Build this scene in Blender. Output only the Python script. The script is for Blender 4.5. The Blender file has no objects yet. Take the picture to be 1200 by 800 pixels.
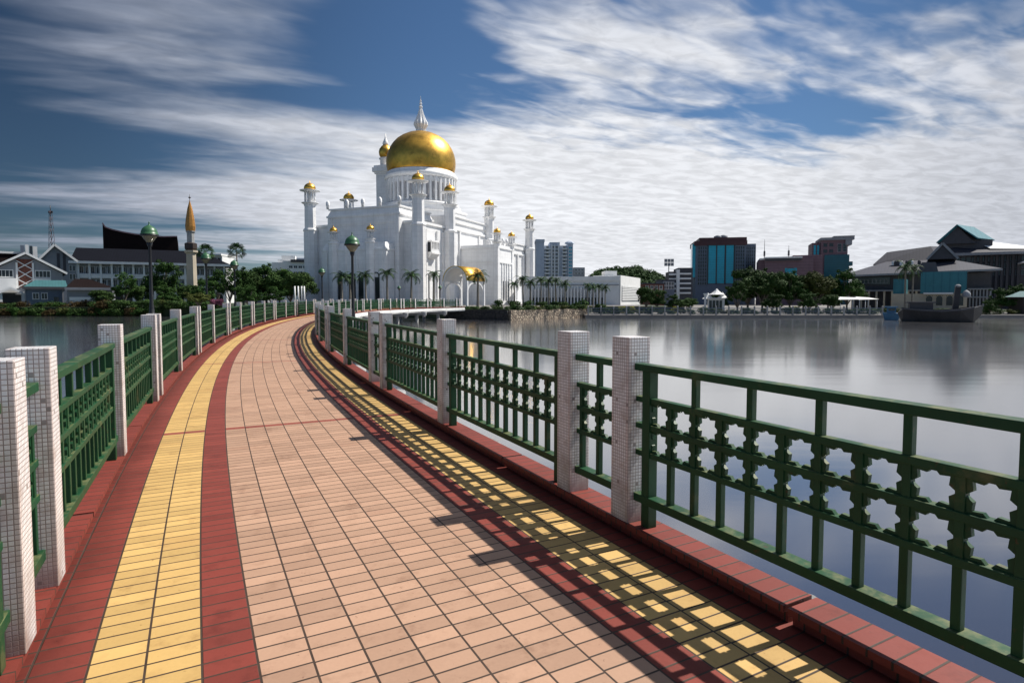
import bpy, bmesh, math, random
from mathutils import Matrix, Vector
R = math.radians
random.seed(7)
sc = bpy.context.scene
col = sc.collection
# ------------------------------------------------------------------ camera
EYE = 1.477
cd = bpy.data.cameras.new("camera"); cam = bpy.data.objects.new("camera", cd); col.objects.link(cam)
cam.location = (0, 0, EYE); cam.rotation_euler = (R(87.0), 0, 0)
cd.sensor_width = 36; cd.lens = 21.0; cd.shift_y = -0.01026; cd.clip_start = .05; cd.clip_end = 9000
sc.camera = cam
sc.view_settings.view_transform = 'Standard'; sc.view_settings.look = 'None'
sc.view_settings.exposure = 0.36; sc.view_settings.gamma = 1.0
sc.cycles.use_denoising = True
sc.cycles.max_bounces = 8
# ------------------------------------------------------------------ sun + sky
SUN_AZ, SUN_EL = 65.5, 51.5            # azimuth from +Y towards +X
sl = bpy.data.lights.new("sun", 'SUN'); sl.energy = 5.0; sl.angle = R(.53); sl.color = (1, .95, .87)
so = bpy.data.objects.new("sun", sl); col.objects.link(so)
sv = Vector((math.sin(R(SUN_AZ))*math.cos(R(SUN_EL)), math.cos(R(SUN_AZ))*math.cos(R(SUN_EL)), math.sin(R(SUN_EL))))
so.rotation_euler = sv.to_track_quat('Z', 'Y').to_euler(); so.location = (60, 20, 80)

class NT:
    """small helper to write node trees"""
    def __init__(s, tree): s.t = tree; s.n = tree.nodes; s.l = tree.links
    def new(s, typ, **kw):
        n = s.n.new(typ)
        for k, v in kw.items():
            if k in n.inputs.keys(): s.put(n.inputs[k], v)
            else: setattr(n, k, v)
        return n
    def put(s, sock, v):
        if isinstance(v, bpy.types.NodeSocket): s.l.new(v, sock)
        else:
            if isinstance(v, (tuple, list)) and len(v) == 3 and sock.type == 'RGBA': v = (*v, 1)
            sock.default_value = v
    def m(s, op, a, b=0.0, c=0.0, clamp=False):
        n = s.n.new('ShaderNodeMath'); n.operation = op; n.use_clamp = clamp
        for i, v in enumerate((a, b, c)):
            s.put(n.inputs[i], v)
        return n.outputs[0]
    def mix(s, f, a, b, blend='MIX'):
        n = s.n.new('ShaderNodeMix'); n.data_type = 'RGBA'; n.blend_type = blend
        s.put(n.inputs[0], f); s.put(n.inputs[6], a); s.put(n.inputs[7], b)
        return n.outputs[2]
    def noise(s, vec, scale, detail=4, rough=.55, dist=0.0):
        n = s.n.new('ShaderNodeTexNoise'); n.noise_dimensions = '3D'
        if vec is not None: s.l.new(vec, n.inputs['Vector'])
        n.inputs['Scale'].default_value = scale; n.inputs['Detail'].default_value = detail
        n.inputs['Roughness'].default_value = rough; n.inputs['Distortion'].default_value = dist
        return n.outputs[0]
    def smooth(s, v, a, b, lo=0.0, hi=1.0):
        n = s.n.new('ShaderNodeMapRange'); n.interpolation_type = 'SMOOTHSTEP'
        s.put(n.inputs[0], v); n.inputs[1].default_value = a; n.inputs[2].default_value = b
        n.inputs[3].default_value = lo; n.inputs[4].default_value = hi
        return n.outputs[0]
    def xyz(s, x, y, z=0.0):
        n = s.n.new('ShaderNodeCombineXYZ')
        for i, v in enumerate((x, y, z)): s.put(n.inputs[i], v)
        return n.outputs[0]

wd = bpy.data.worlds.new("World"); sc.world = wd; wd.use_nodes = True
def build_world():
    t = NT(wd.node_tree); t.n.clear()
    out = t.new('ShaderNodeOutputWorld'); bg = t.new('ShaderNodeBackground'); bg.inputs[1].default_value = .1
    t.l.new(bg.outputs[0], out.inputs[0])
    sky = t.new('ShaderNodeTexSky'); sky.sky_type = 'NISHITA'; sky.sun_disc = False
    sky.sun_elevation = R(SUN_EL); sky.sun_rotation = R(SUN_AZ); sky.altitude = 0; sky.air_density = 1.0
    sky.dust_density = .4; sky.ozone_density = 3.0
    tc = t.new('ShaderNodeTexCoord'); sp = t.new('ShaderNodeSeparateXYZ'); t.l.new(tc.outputs['Generated'], sp.inputs[0])
    x, y, z = sp.outputs
    zc = t.m('MAXIMUM', z, 0.0)
    az = t.m('MULTIPLY', t.m('ARCTAN2', x, y), 180/math.pi)
    el = t.m('MULTIPLY', t.m('ARCSINE', z), 180/math.pi)
    den = t.m('ADD', zc, .10)
    u = t.m('DIVIDE', x, den); v = t.m('DIVIDE', y, den)
    def rot(ang, su, sv_):
        ca, sa = math.cos(R(ang)), math.sin(R(ang))
        a = t.m('ADD', t.m('MULTIPLY', u, ca), t.m('MULTIPLY', v, sa))
        b = t.m('SUBTRACT', t.m('MULTIPLY', v, ca), t.m('MULTIPLY', u, sa))
        return t.xyz(t.m('MULTIPLY', a, su), t.m('MULTIPLY', b, sv_), 0.0)
    def bump(a0, wa, e0, we):
        A = t.m('POWER', t.m('DIVIDE', t.m('SUBTRACT', az, a0), wa), 2.0)
        B = t.m('POWER', t.m('DIVIDE', t.m('SUBTRACT', el, e0), we), 2.0)
        return t.m('EXPONENT', t.m('MULTIPLY', t.m('ADD', A, B), -1.0))
    streak = t.noise(rot(22, .26, 1.15), 1.5, 4, .50, .5)
    ripple = t.noise(rot(28, .95, 2.3), 3.2, 3, .5, .45); fine = t.noise(rot(16, 1.6, 2.8), 4.6, 5, .55, .5)
    soft = t.noise(rot(24, .24, .7), 1.1, 3, .5, .3)
    # where the cloud sits, by bearing and height
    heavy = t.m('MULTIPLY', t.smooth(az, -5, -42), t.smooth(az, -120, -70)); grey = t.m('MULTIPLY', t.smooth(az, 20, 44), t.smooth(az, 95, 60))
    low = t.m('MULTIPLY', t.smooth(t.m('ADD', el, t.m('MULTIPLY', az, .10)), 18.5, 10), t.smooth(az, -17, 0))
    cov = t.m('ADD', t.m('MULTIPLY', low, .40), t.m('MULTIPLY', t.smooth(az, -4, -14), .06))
    for a0, wa, e0, we, k in ((12, 14, 21, 7, .10), (-34, 14, 5, 5, .12), (-22, 14, 12, 5, .16), (-32, 10, 21, 5, .10), (37, 8, 16, 5, .12), (-14, 9, 8, 4, .16),
                              (-9, 7.5, 22, 7, -.14), (-9, 12, 10, 6, .10), (26, 6, 14.5, 3.0, -.13), (-42, 7, 12, 10, -.06), (38, 10, 25, 4, -.14)):
        cov = t.m('ADD', cov, t.m('MULTIPLY', bump(a0, wa, e0, we), k))
    cov = t.m('SUBTRACT', cov, t.m('MULTIPLY', t.smooth(t.m('ABSOLUTE', az), 58, 85), t.smooth(el, 60, 40, 0, .36)))  # unseen sky behind the view cleared of cloud to deepen shade on walls
    cov = t.m('ADD', cov, t.smooth(el, 30, 48, 0, .12))  # cloud added overhead, above the view, to lighten shadows on the ground
    dens = t.m('ADD', t.m('ADD', t.m('MULTIPLY', streak, t.smooth(az, -14, 4, .60, .46)), t.m('ADD', t.m('MULTIPLY', ripple, t.smooth(az, -14, 4, .15, .46)), t.m('MULTIPLY', fine, t.m('MULTIPLY', t.smooth(az, -14, 4), .10)))), t.m('ADD', t.m('MULTIPLY', soft, .18), cov))
    c = t.smooth(dens, .525, .775)
    c = t.m('MULTIPLY', c, t.smooth(el, -2, 1.5))
    # light on the cloud: bright towards the sun's side, heavy grey on the left
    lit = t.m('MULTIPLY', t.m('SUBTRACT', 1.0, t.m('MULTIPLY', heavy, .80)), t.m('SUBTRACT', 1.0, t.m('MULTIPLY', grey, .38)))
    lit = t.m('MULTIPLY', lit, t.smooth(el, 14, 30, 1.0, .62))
    shade = t.m('MULTIPLY', t.smooth(fine, .34, .66, .86, 1.05), t.smooth(soft, .35, .65, .92, 1.04))
    cl = t.mix(lit, (1.5, 1.85, 2.7), (6.9, 7.05, 7.4))
    cl = t.mix(1.0, cl, t.xyz(shade, shade, shade), 'MULTIPLY')
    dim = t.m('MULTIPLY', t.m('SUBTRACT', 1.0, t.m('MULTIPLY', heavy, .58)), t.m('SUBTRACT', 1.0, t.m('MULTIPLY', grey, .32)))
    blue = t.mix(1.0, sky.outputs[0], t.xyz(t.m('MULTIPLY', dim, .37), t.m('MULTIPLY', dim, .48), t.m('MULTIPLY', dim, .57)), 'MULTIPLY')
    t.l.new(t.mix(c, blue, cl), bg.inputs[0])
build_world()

# ------------------------------------------------------------------ materials
MATS = {}
def mat(name, c, rough=.6, metal=0.0, var=.12, scale=6.0, bump=0.0, spec=.5, dirt=None, coat=0.0):
    """plain painted / mineral surface with noise variation of its own colour"""
    m = bpy.data.materials.new(name); m.use_nodes = True
    t = NT(m.node_tree); b = t.n['Principled BSDF']
    tc = t.new('ShaderNodeTexCoord'); o = tc.outputs['Object']
    n1 = t.noise(o, scale, 5, .6); n2 = t.noise(o, scale*.17, 3, .5)
    f = t.m('ADD', t.m('MULTIPLY', n1, .6), t.m('MULTIPLY', n2, .4))
    lo = tuple(max(0, v*(1-var)) for v in c); hi = tuple(min(1, v*(1+var)) for v in c)
    cc = t.mix(t.smooth(f, .3, .7), lo, hi)
    if dirt:
        dn = t.noise(o, scale*.6, 6, .65)
        cc = t.mix(t.smooth(dn, dirt[1], dirt[1]+.18, 0, dirt[2] if len(dirt) > 2 else .8), cc, dirt[0])
    t.put(b.inputs['Base Color'], cc)
    t.put(b.inputs['Roughness'], t.m('ADD', rough-.06, t.m('MULTIPLY', n1, .12)))
    b.inputs['Metallic'].default_value = metal; b.inputs['Specular IOR Level'].default_value = spec
    b.inputs['Coat Weight'].default_value = coat
    if bump:
        bn = t.new('ShaderNodeBump'); bn.inputs['Strength'].default_value = bump; bn.inputs['Distance'].default_value = .02
        t.l.new(n1, bn.inputs['Height']); t.l.new(bn.outputs[0], b.inputs['Normal'])
    MATS[name] = m
    return m
def grid_uv(t, pu, pv, ju, jv, shift=None):
    """cells of pu x pv metres in UV space: returns u index, v index, joint mask (1 = tile)"""
    uv = t.new('ShaderNodeUVMap').outputs[0]
    sp = t.new('ShaderNodeSeparateXYZ'); t.l.new(uv, sp.inputs[0])
    cu = t.m('DIVIDE', sp.outputs[0], pu); iu = t.m('FLOOR', cu); fu = t.m('SUBTRACT', cu, iu)
    vv = sp.outputs[1]
    if shift: vv = t.m('ADD', vv, t.m('MULTIPLY', t.m('FRACT', t.m('MULTIPLY', t.m('SINE', t.m('MULTIPLY', iu, 12.99)), 437.5)), shift))
    cv = t.m('DIVIDE', vv, pv); iv = t.m('FLOOR', cv); fv = t.m('SUBTRACT', cv, iv)
    def edge(f, j, p):
        d = t.m('MULTIPLY', t.m('MINIMUM', f, t.m('SUBTRACT', 1.0, f)), p)
        return t.smooth(d, j*.45, j*.8)
    tile = t.m('MULTIPLY', edge(fu, ju, pu), edge(fv, jv, pv))
    return sp, iu, iv, tile
def tile_shader(name, kerb=False):
    m = bpy.data.materials.new(name); m.use_nodes = True
    t = NT(m.node_tree); b = t.n['Principled BSDF']
    sp, iu, iv, tile = grid_uv(t, .2, .1, .0074 if not kerb else .006, .0076, .012)
    wn = t.new('ShaderNodeTexWhiteNoise'); wn.noise_dimensions = '2D'; t.l.new(t.xyz(iu, iv), wn.inputs[0]); rnd = wn.outputs[0]
    tc = t.new('ShaderNodeTexCoord'); o = tc.outputs['Object']
    fine = t.noise(o, 60, 4, .6); big = t.noise(o, 1.1, 4, .6); mid = t.noise(o, 7, 5, .65)
    red = (.200, .037, .025); yel = (.53, .340, .122); pink = (.41, .250, .168)
    if kerb: base = red
    else:
        # columns counted from the left edge: red 1, yellow 2, red 1, pink 7, red 1, yellow 2, red 1
        def band(lo, hi): return t.m('MULTIPLY', t.m('GREATER_THAN', iu, lo-.5), t.m('LESS_THAN', iu, hi+.5))
        isy = t.m('ADD', band(1, 2), band(12, 13)); isp = band(4, 10)
        base = t.mix(isp, t.mix(isy, red, yel), pink)
        # one red course every 72 rows over the yellow and pink bands
        rb = t.m('COMPARE', t.m('FLOORED_MODULO', t.m('ADD', iv, 40.0), 72.0), 65.0, .5)
        base = t.mix(t.m('MULTIPLY', rb, t.m('ADD', isy, isp)), base, (.25, .062, .042))
    v = t.m('ADD', .77, t.m('ADD', t.m('MULTIPLY', rnd, .30), t.m('MULTIPLY', fine, .16)))
    base = t.mix(1.0, base, t.xyz(v, v, v), 'MULTIPLY')
    base = t.mix(t.smooth(mid, .52, .78, 0, .45), base, t.mix(1.0, base, (.52, .46, .42), 'MULTIPLY'))
    base = t.mix(t.smooth(big, .45, .75, 0, .30), base, t.mix(1.0, base, (.70, .62, .58), 'MULTIPLY'))
    base = t.mix(t.m('MULTIPLY', t.m('GREATER_THAN', rnd, .955), .45), base, t.mix(1.0, base, (.62, .56, .54), 'MULTIPLY'))
    st = t.noise(o, 3.2, 7, .72); spot = t.noise(o, 38, 3, .6)
    base = t.mix(t.smooth(st, .55, .72, 0, .55), base, t.mix(1.0, base, (.50, .42, .38), 'MULTIPLY'))
    base = t.mix(t.smooth(spot, .68, .76, 0, .6), base, t.mix(1.0, base, (.40, .33, .30), 'MULTIPLY'))
    edge_d = t.smooth(t.m('ADD', t.m('ABSOLUTE', t.m('SUBTRACT', sp.outputs[0], 1.5)), t.m('MULTIPLY', st, .25)), 1.42, 1.62, 0, .6)
    if not kerb: base = t.mix(edge_d, base, t.mix(1.0, base, (.42, .36, .33), 'MULTIPLY'))
    base = t.mix(tile, t.mix(mid, (.022, .012, .008), (.075, .05, .035)), base)
    t.put(b.inputs['Base Color'], base)
    t.put(b.inputs['Roughness'], t.m('ADD', .50, t.m('MULTIPLY', mid, .3)))
    b.inputs['Specular IOR Level'].default_value = .35
    bn = t.new('ShaderNodeBump'); bn.inputs['Strength'].default_value = .55; bn.inputs['Distance'].default_value = .004
    t.l.new(t.m('ADD', tile, t.m('ADD', t.m('MULTIPLY', fine, .22), t.m('MULTIPLY', rnd, .25))), bn.inputs['Height']); t.l.new(bn.outputs[0], b.inputs['Normal'])
    return m
def mosaic_shader():
    m = bpy.data.materials.new("mosaic_tile"); m.use_nodes = True
    t = NT(m.node_tree); b = t.n['Principled BSDF']
    sp, iu, iv, tile = grid_uv(t, .0206, .0206, .0030, .0030)
    oi = t.new('ShaderNodeObjectInfo')
    wn = t.new('ShaderNodeTexWhiteNoise'); wn.noise_dimensions = '3D'; t.l.new(t.xyz(iu, iv, t.m('MULTIPLY', oi.outputs['Random'], 99)), wn.inputs[0]); r = wn.outputs[0]
    tc = t.new('ShaderNodeTexCoord'); n = t.noise(tc.outputs['Object'], 9, 5, .65); n2 = t.noise(tc.outputs['Object'], 2.0, 4, .6)
    c = t.mix(r, (.72, .72, .73), (.85, .84, .84))
    m6 = t.m('FLOORED_MODULO', iu, 8.0); edge = t.m('ADD', t.m('LESS_THAN', m6, .5), t.m('GREATER_THAN', m6, 6.5))
    c = t.mix(t.m('MULTIPLY', edge, .45), c, (.62, .47, .42))
    c = t.mix(t.smooth(n, .48, .72, 0, .6), c, (.40, .31, .27))
    sp2 = t.new('ShaderNodeSeparateXYZ'); t.l.new(tc.outputs['Object'], sp2.inputs[0])
    c = t.mix(t.m('MULTIPLY', t.smooth(sp2.outputs[2], .38, 0.0), t.smooth(n2, .3, .6, 0, .75)), c, (.26, .17, .13))
    c = t.mix(t.m('MULTIPLY', t.m('GREATER_THAN', r, .985), .8), c, (.20, .17, .16))
    c = t.mix(tile, t.mix(n2, (.26, .21, .20), (.42, .35, .32)), c)
    t.put(b.inputs['Base Color'], c); b.inputs['Roughness'].default_value = .35
    bn = t.new('ShaderNodeBump'); bn.inputs['Strength'].default_value = .5; bn.inputs['Distance'].default_value = .003
    t.l.new(t.m('ADD', tile, t.m('MULTIPLY', r, .3)), bn.inputs['Height']); t.l.new(bn.outputs[0], b.inputs['Normal'])
    return m
def marble_shader():
    m = bpy.data.materials.new("white_marble"); m.use_nodes = True
    t = NT(m.node_tree); b = t.n['Principled BSDF']
    tc = t.new('ShaderNodeTexCoord'); o = tc.outputs['Object']
    sp = t.new('ShaderNodeSeparateXYZ'); t.l.new(o, sp.inputs[0])
    u = t.m('ADD', sp.outputs[0], sp.outputs[1])
    def lines(v, p, j):
        f = t.m('FRACT', t.m('DIVIDE', v, p)); d = t.m('MULTIPLY', t.m('MINIMUM', f, t.m('SUBTRACT', 1.0, f)), p); return t.smooth(d, j*.4, j)
    g = t.m('MULTIPLY', lines(u, 1.3, .035), lines(sp.outputs[2], .9, .035))
    n = t.noise(o, .5, 6, .65); n2 = t.noise(t.xyz(t.m('MULTIPLY', u, 2.0), t.m('MULTIPLY', sp.outputs[2], .12)), 1.2, 5, .6)
    c = t.mix(t.smooth(n, .35, .7), (.74, .74, .74), (.85, .85, .85))
    c = t.mix(t.smooth(n2, .52, .8, 0, .35), c, (.50, .49, .47))
    c = t.mix(t.m('MULTIPLY', t.m('SUBTRACT', 1.0, g), .40), c, (.45, .45, .46))
    t.put(b.inputs['Base Color'], c); b.inputs['Roughness'].default_value = .5
    return m
def foliage(name, dark, light, rough=.55):
    m = bpy.data.materials.new(name); m.use_nodes = True
    t = NT(m.node_tree); b = t.n['Principled BSDF']
    tc = t.new('ShaderNodeTexCoord'); oi = t.new('ShaderNodeObjectInfo')
    n = t.noise(tc.outputs['Object'], 1.6, 4, .6); n2 = t.noise(tc.outputs['Object'], 14, 2, .5)
    c = t.mix(t.smooth(t.m('ADD', t.m('MULTIPLY', n, .6), t.m('MULTIPLY', n2, .4)), .35, .65), dark, light)
    v = t.m('ADD', .75, t.m('MULTIPLY', oi.outputs['Random'], .5))
    t.put(b.inputs['Base Color'], t.mix(1.0, c, t.xyz(v, v, v), 'MULTIPLY'))
    b.inputs['Roughness'].default_value = rough+.15; b.inputs['Specular IOR Level'].default_value = .12
    return m
def stone_shader(name, a, b_, mortar, scale):
    m = bpy.data.materials.new(name); m.use_nodes = True
    t = NT(m.node_tree); b = t.n['Principled BSDF']
    tc = t.new('ShaderNodeTexCoord'); o = tc.outputs['Object']
    vo = t.new('ShaderNodeTexVoronoi'); t.l.new(o, vo.inputs['Vector']); vo.inputs['Scale'].default_value = scale
    ve = t.new('ShaderNodeTexVoronoi'); ve.feature = 'DISTANCE_TO_EDGE'; t.l.new(o, ve.inputs['Vector']); ve.inputs['Scale'].default_value = scale
    sp = t.new('ShaderNodeSeparateXYZ'); t.l.new(vo.outputs['Color'], sp.inputs[0])
    c = t.mix(sp.outputs[0], a, b_); c = t.mix(t.smooth(ve.outputs[0], .02, .10), mortar, c)
    t.put(b.inputs['Base Color'], c); b.inputs['Roughness'].default_value = .85
    bn = t.new('ShaderNodeBump'); bn.inputs['Strength'].default_value = .8; bn.inputs['Distance'].default_value = .06
    t.l.new(t.smooth(ve.outputs[0], 0, .3), bn.inputs['Height']); t.l.new(bn.outputs[0], b.inputs['Normal'])
    return m
def banded(name, c, rib, pitch, axis, amount=.35, rough=.6, metal=0.0):
    """a ribbed surface (roof battens, louvres): thin lines every pitch along one object axis"""
    m = bpy.data.materials.new(name); m.use_nodes = True
    t = NT(m.node_tree); b = t.n['Principled BSDF']
    tc = t.new('ShaderNodeTexCoord'); o = tc.outputs['Object']
    sp = t.new('ShaderNodeSeparateXYZ'); t.l.new(o, sp.inputs[0])
    f = t.m('FRACT', t.m('DIVIDE', sp.outputs[axis], pitch))
    k = t.smooth(t.m('ABSOLUTE', t.m('SUBTRACT', f, .5)), .38, .45)
    n = t.noise(o, .8, 5, .6)
    cc = t.mix(t.m('MULTIPLY', k, amount), c, rib)
    cc = t.mix(t.smooth(n, .4, .75, 0, .35), cc, t.mix(1.0, cc, (.6, .58, .55), 'MULTIPLY'))
    t.put(b.inputs['Base Color'], cc); b.inputs['Roughness'].default_value = rough; b.inputs['Metallic'].default_value = metal; b.inputs['Specular IOR Level'].default_value = .06 if rough >= .8 else (.22 if rough > .3 else .5)
    return m
def water_shader():
    m = bpy.data.materials.new("lagoon_water"); m.use_nodes = True
    t = NT(m.node_tree); b = t.n['Principled BSDF']
    tc = t.new('ShaderNodeTexCoord'); o = tc.outputs['Object']
    n = t.noise(o, .06, 3, .5)
    t.put(b.inputs['Base Color'], t.mix(n, (.030, .030, .046), (.045, .046, .066)))
    b.inputs['Specular IOR Level'].default_value = 0.0; b.inputs['Roughness'].default_value = .6
    gl = t.new('ShaderNodeBsdfGlossy'); gl.inputs['Color'].default_value = (1, .985, .95, 1)
    t.put(gl.inputs['Roughness'], t.m('ADD', .08, t.m('MULTIPLY', n, .07)))
    lw = t.new('ShaderNodeLayerWeight'); lw.inputs['Blend'].default_value = .5
    fac = t.m('ADD', .02, t.m('MULTIPLY', t.m('POWER', lw.outputs['Facing'], 2.15), .98))
    mx = t.new('ShaderNodeMixShader'); t.l.new(fac, mx.inputs[0]); t.l.new(b.outputs[0], mx.inputs[1]); t.l.new(gl.outputs[0], mx.inputs[2])
    t.l.new(mx.outputs[0], t.n['Material Output'].inputs[0])
    sp = t.new('ShaderNodeSeparateXYZ'); t.l.new(o, sp.inputs[0])
    w = t.noise(t.xyz(t.m('MULTIPLY', sp.outputs[0], .10), t.m('MULTIPLY', sp.outputs[1], .5)), 1.0, 4, .5)
    bn = t.new('ShaderNodeBump'); bn.inputs['Strength'].default_value = .10; bn.inputs['Distance'].default_value = .06
    t.l.new(w, bn.inputs['Height']); t.l.new(bn.outputs[0], gl.inputs['Normal'])
    return m

M_WALK = tile_shader("paving_tiles"); M_KERB = tile_shader("kerb_tiles", True); M_MOS = mosaic_shader(); M_WHITE = marble_shader()
M_WATER = water_shader()
M_GREEN = mat("green_rail_paint", (.007, .055, .019), .52, var=.22, scale=5, bump=.15, dirt=((.13, .12, .05), .57, .8), spec=.3)
def weather(m):
    t = NT(m.node_tree); b = t.n['Principled BSDF']; src = b.inputs['Base Color'].links[0].from_socket
    g = t.new('ShaderNodeNewGeometry'); sp = t.new('ShaderNodeSeparateXYZ'); t.l.new(g.outputs['Normal'], sp.inputs[0])
    tc = t.new('ShaderNodeTexCoord'); n = t.noise(tc.outputs['Object'], 7, 6, .7); n2 = t.noise(tc.outputs['Object'], 26, 4, .65); n3 = t.noise(tc.outputs['Object'], 1.7, 3, .5)
    c = t.mix(t.m('MULTIPLY', t.smooth(sp.outputs[2], .5, .9), t.smooth(n, .42, .66, 0, .75)), src, (.17, .17, .075))
    c = t.mix(t.smooth(n3, .45, .75, 0, .22), c, (.035, .095, .05))
    c = t.mix(t.smooth(t.m('ADD', t.m('MULTIPLY', n2, .7), t.m('MULTIPLY', n3, .3)), .60, .68, 0, .8), c, (.085, .04, .018))
    t.l.new(c, b.inputs['Base Color'])
weather(M_GREEN)
M_GREEN2 = mat("lamp_green", (.035, .115, .05), .4, var=.15)
M_CONC = mat("white_concrete", (.62, .62, .60), .8, var=.14, scale=1.5, dirt=((.25, .24, .22), .58))
M_PIER = mat("grey_concrete", (.30, .30, .30), .85, var=.2, scale=1.5, dirt=((.10, .10, .10), .52))
def gold_shader():
    m = mat("gold_leaf", (.72, .42, .08), .40, 1.0, var=.18, scale=.9, dirt=((.34, .18, .04), .50, .6), bump=.2)
    return m
M_GOLD = gold_shader()
M_BLACK = mat("black_iron", (.012, .013, .016), .45, var=.2)
M_GLASSW = mat("milky_glass", (.20, .18, .12), .12, var=.08)
M_DARK = mat("dark_glass", (.018, .022, .030), .15, var=.2, spec=.6)
M_WOODEN = mat("dark_timber", (.035, .022, .018), .6, var=.25)
M_ROOFN = banded("navy_roof", (.008, .009, .014), (.004, .004, .006), .6, 0, .5, .8)
M_ROOFB = banded("brown_roof", (.014, .009, .009), (.006, .004, .004), .5, 0, .5, .8)
M_ROOFT = banded("teal_roof", (.05, .14, .15), (.03, .09, .10), .6, 0, .5, .5)
M_ROOFG = banded("grey_roof", (.055, .055, .070), (.03, .03, .04), .7, 0, .5, .5)
M_WALLW = mat("white_render", (.74, .74, .73), .75, var=.07, scale=.6, dirt=((.45, .44, .42), .6, .5))
M_WALLG = mat("grey_render", (.24, .25, .27), .8, var=.12, scale=.6)
M_WALLD = mat("dark_render", (.060, .058, .066), .7, var=.2, scale=.8)
M_TOWER = mat("pale_grey_render", (.45, .50, .58), .7, var=.10, scale=.5)
M_WALLB = mat("bluegrey_render", (.12, .15, .20), .7, var=.12, scale=.8)
M_BEIGE = mat("beige_render", (.50, .43, .33), .8, var=.12, scale=.8)
M_BRICK = stone_shader("brick_wall", (.24, .075, .045), (.15, .05, .035), (.10, .06, .05), 3.0)
M_PINK = banded("pink_cladding", (.19, .125, .145), (.11, .07, .085), 1.1, 2, .6, .7)
M_TEALD = banded("dark_teal_glass", (.010, .085, .12), (.005, .04, .06), 1.0, 2, .6, .12, 0.0)
M_TEALG = banded("teal_glass", (.014, .36, .50), (.010, .22, .32), 1.0, 2, .6, .12, 0.0)
M_TEALP = banded("teal_panel", (.045, .18, .22), (.03, .12, .16), 1.4, 0, .5, .5)
M_MAROON = mat("maroon_fascia", (.055, .018, .022), .6, var=.15)
M_STONE = stone_shader("rubble_stone", (.42, .34, .25), (.20, .15, .11), (.06, .05, .04), 2.6)
M_DSTONE = stone_shader("dark_stone", (.020, .020, .022), (.035, .032, .030), (.01, .01, .01), 2.2)
M_GRASS = mat("lawn", (.022, .035, .012), .9, var=.4, scale=.9)
M_SOIL = mat("bare_ground", (.14, .12, .10), .9, var=.3, scale=.3)
M_PAVE = mat("quay_paving", (.17, .16, .15), .85, var=.2, scale=.5)
M_BARK = mat("grey_bark", (.16, .13, .105), .9, var=.3, scale=3, bump=.4)
M_PALMT = mat("palm_trunk", (.20, .18, .15), .85, var=.25, scale=3)
M_LEAF = [foliage("leaf_dark", (.012, .034, .008), (.045, .100, .018)), foliage("leaf_mid", (.020, .045, .012), (.065, .12, .028)), foliage("leaf_warm", (.035, .045, .012), (.10, .12, .03))]
M_FROND = foliage("palm_frond", (.012, .032, .012), (.045, .095, .030), .45)
M_YELL = foliage("yellow_leaf", (.20, .20, .02), (.45, .42, .04))
M_PINKF = foliage("pink_blossom", (.14, .04, .08), (.28, .10, .17))
M_RUSSET = foliage("russet_leaf", (.035, .025, .010), (.075, .05, .018))
M_BOAT = mat("weathered_hull", (.022, .020, .022), .6, var=.3, scale=1.2)
M_BLUEP = mat("blue_paint", (.05, .16, .28), .5, var=.15)

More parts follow.
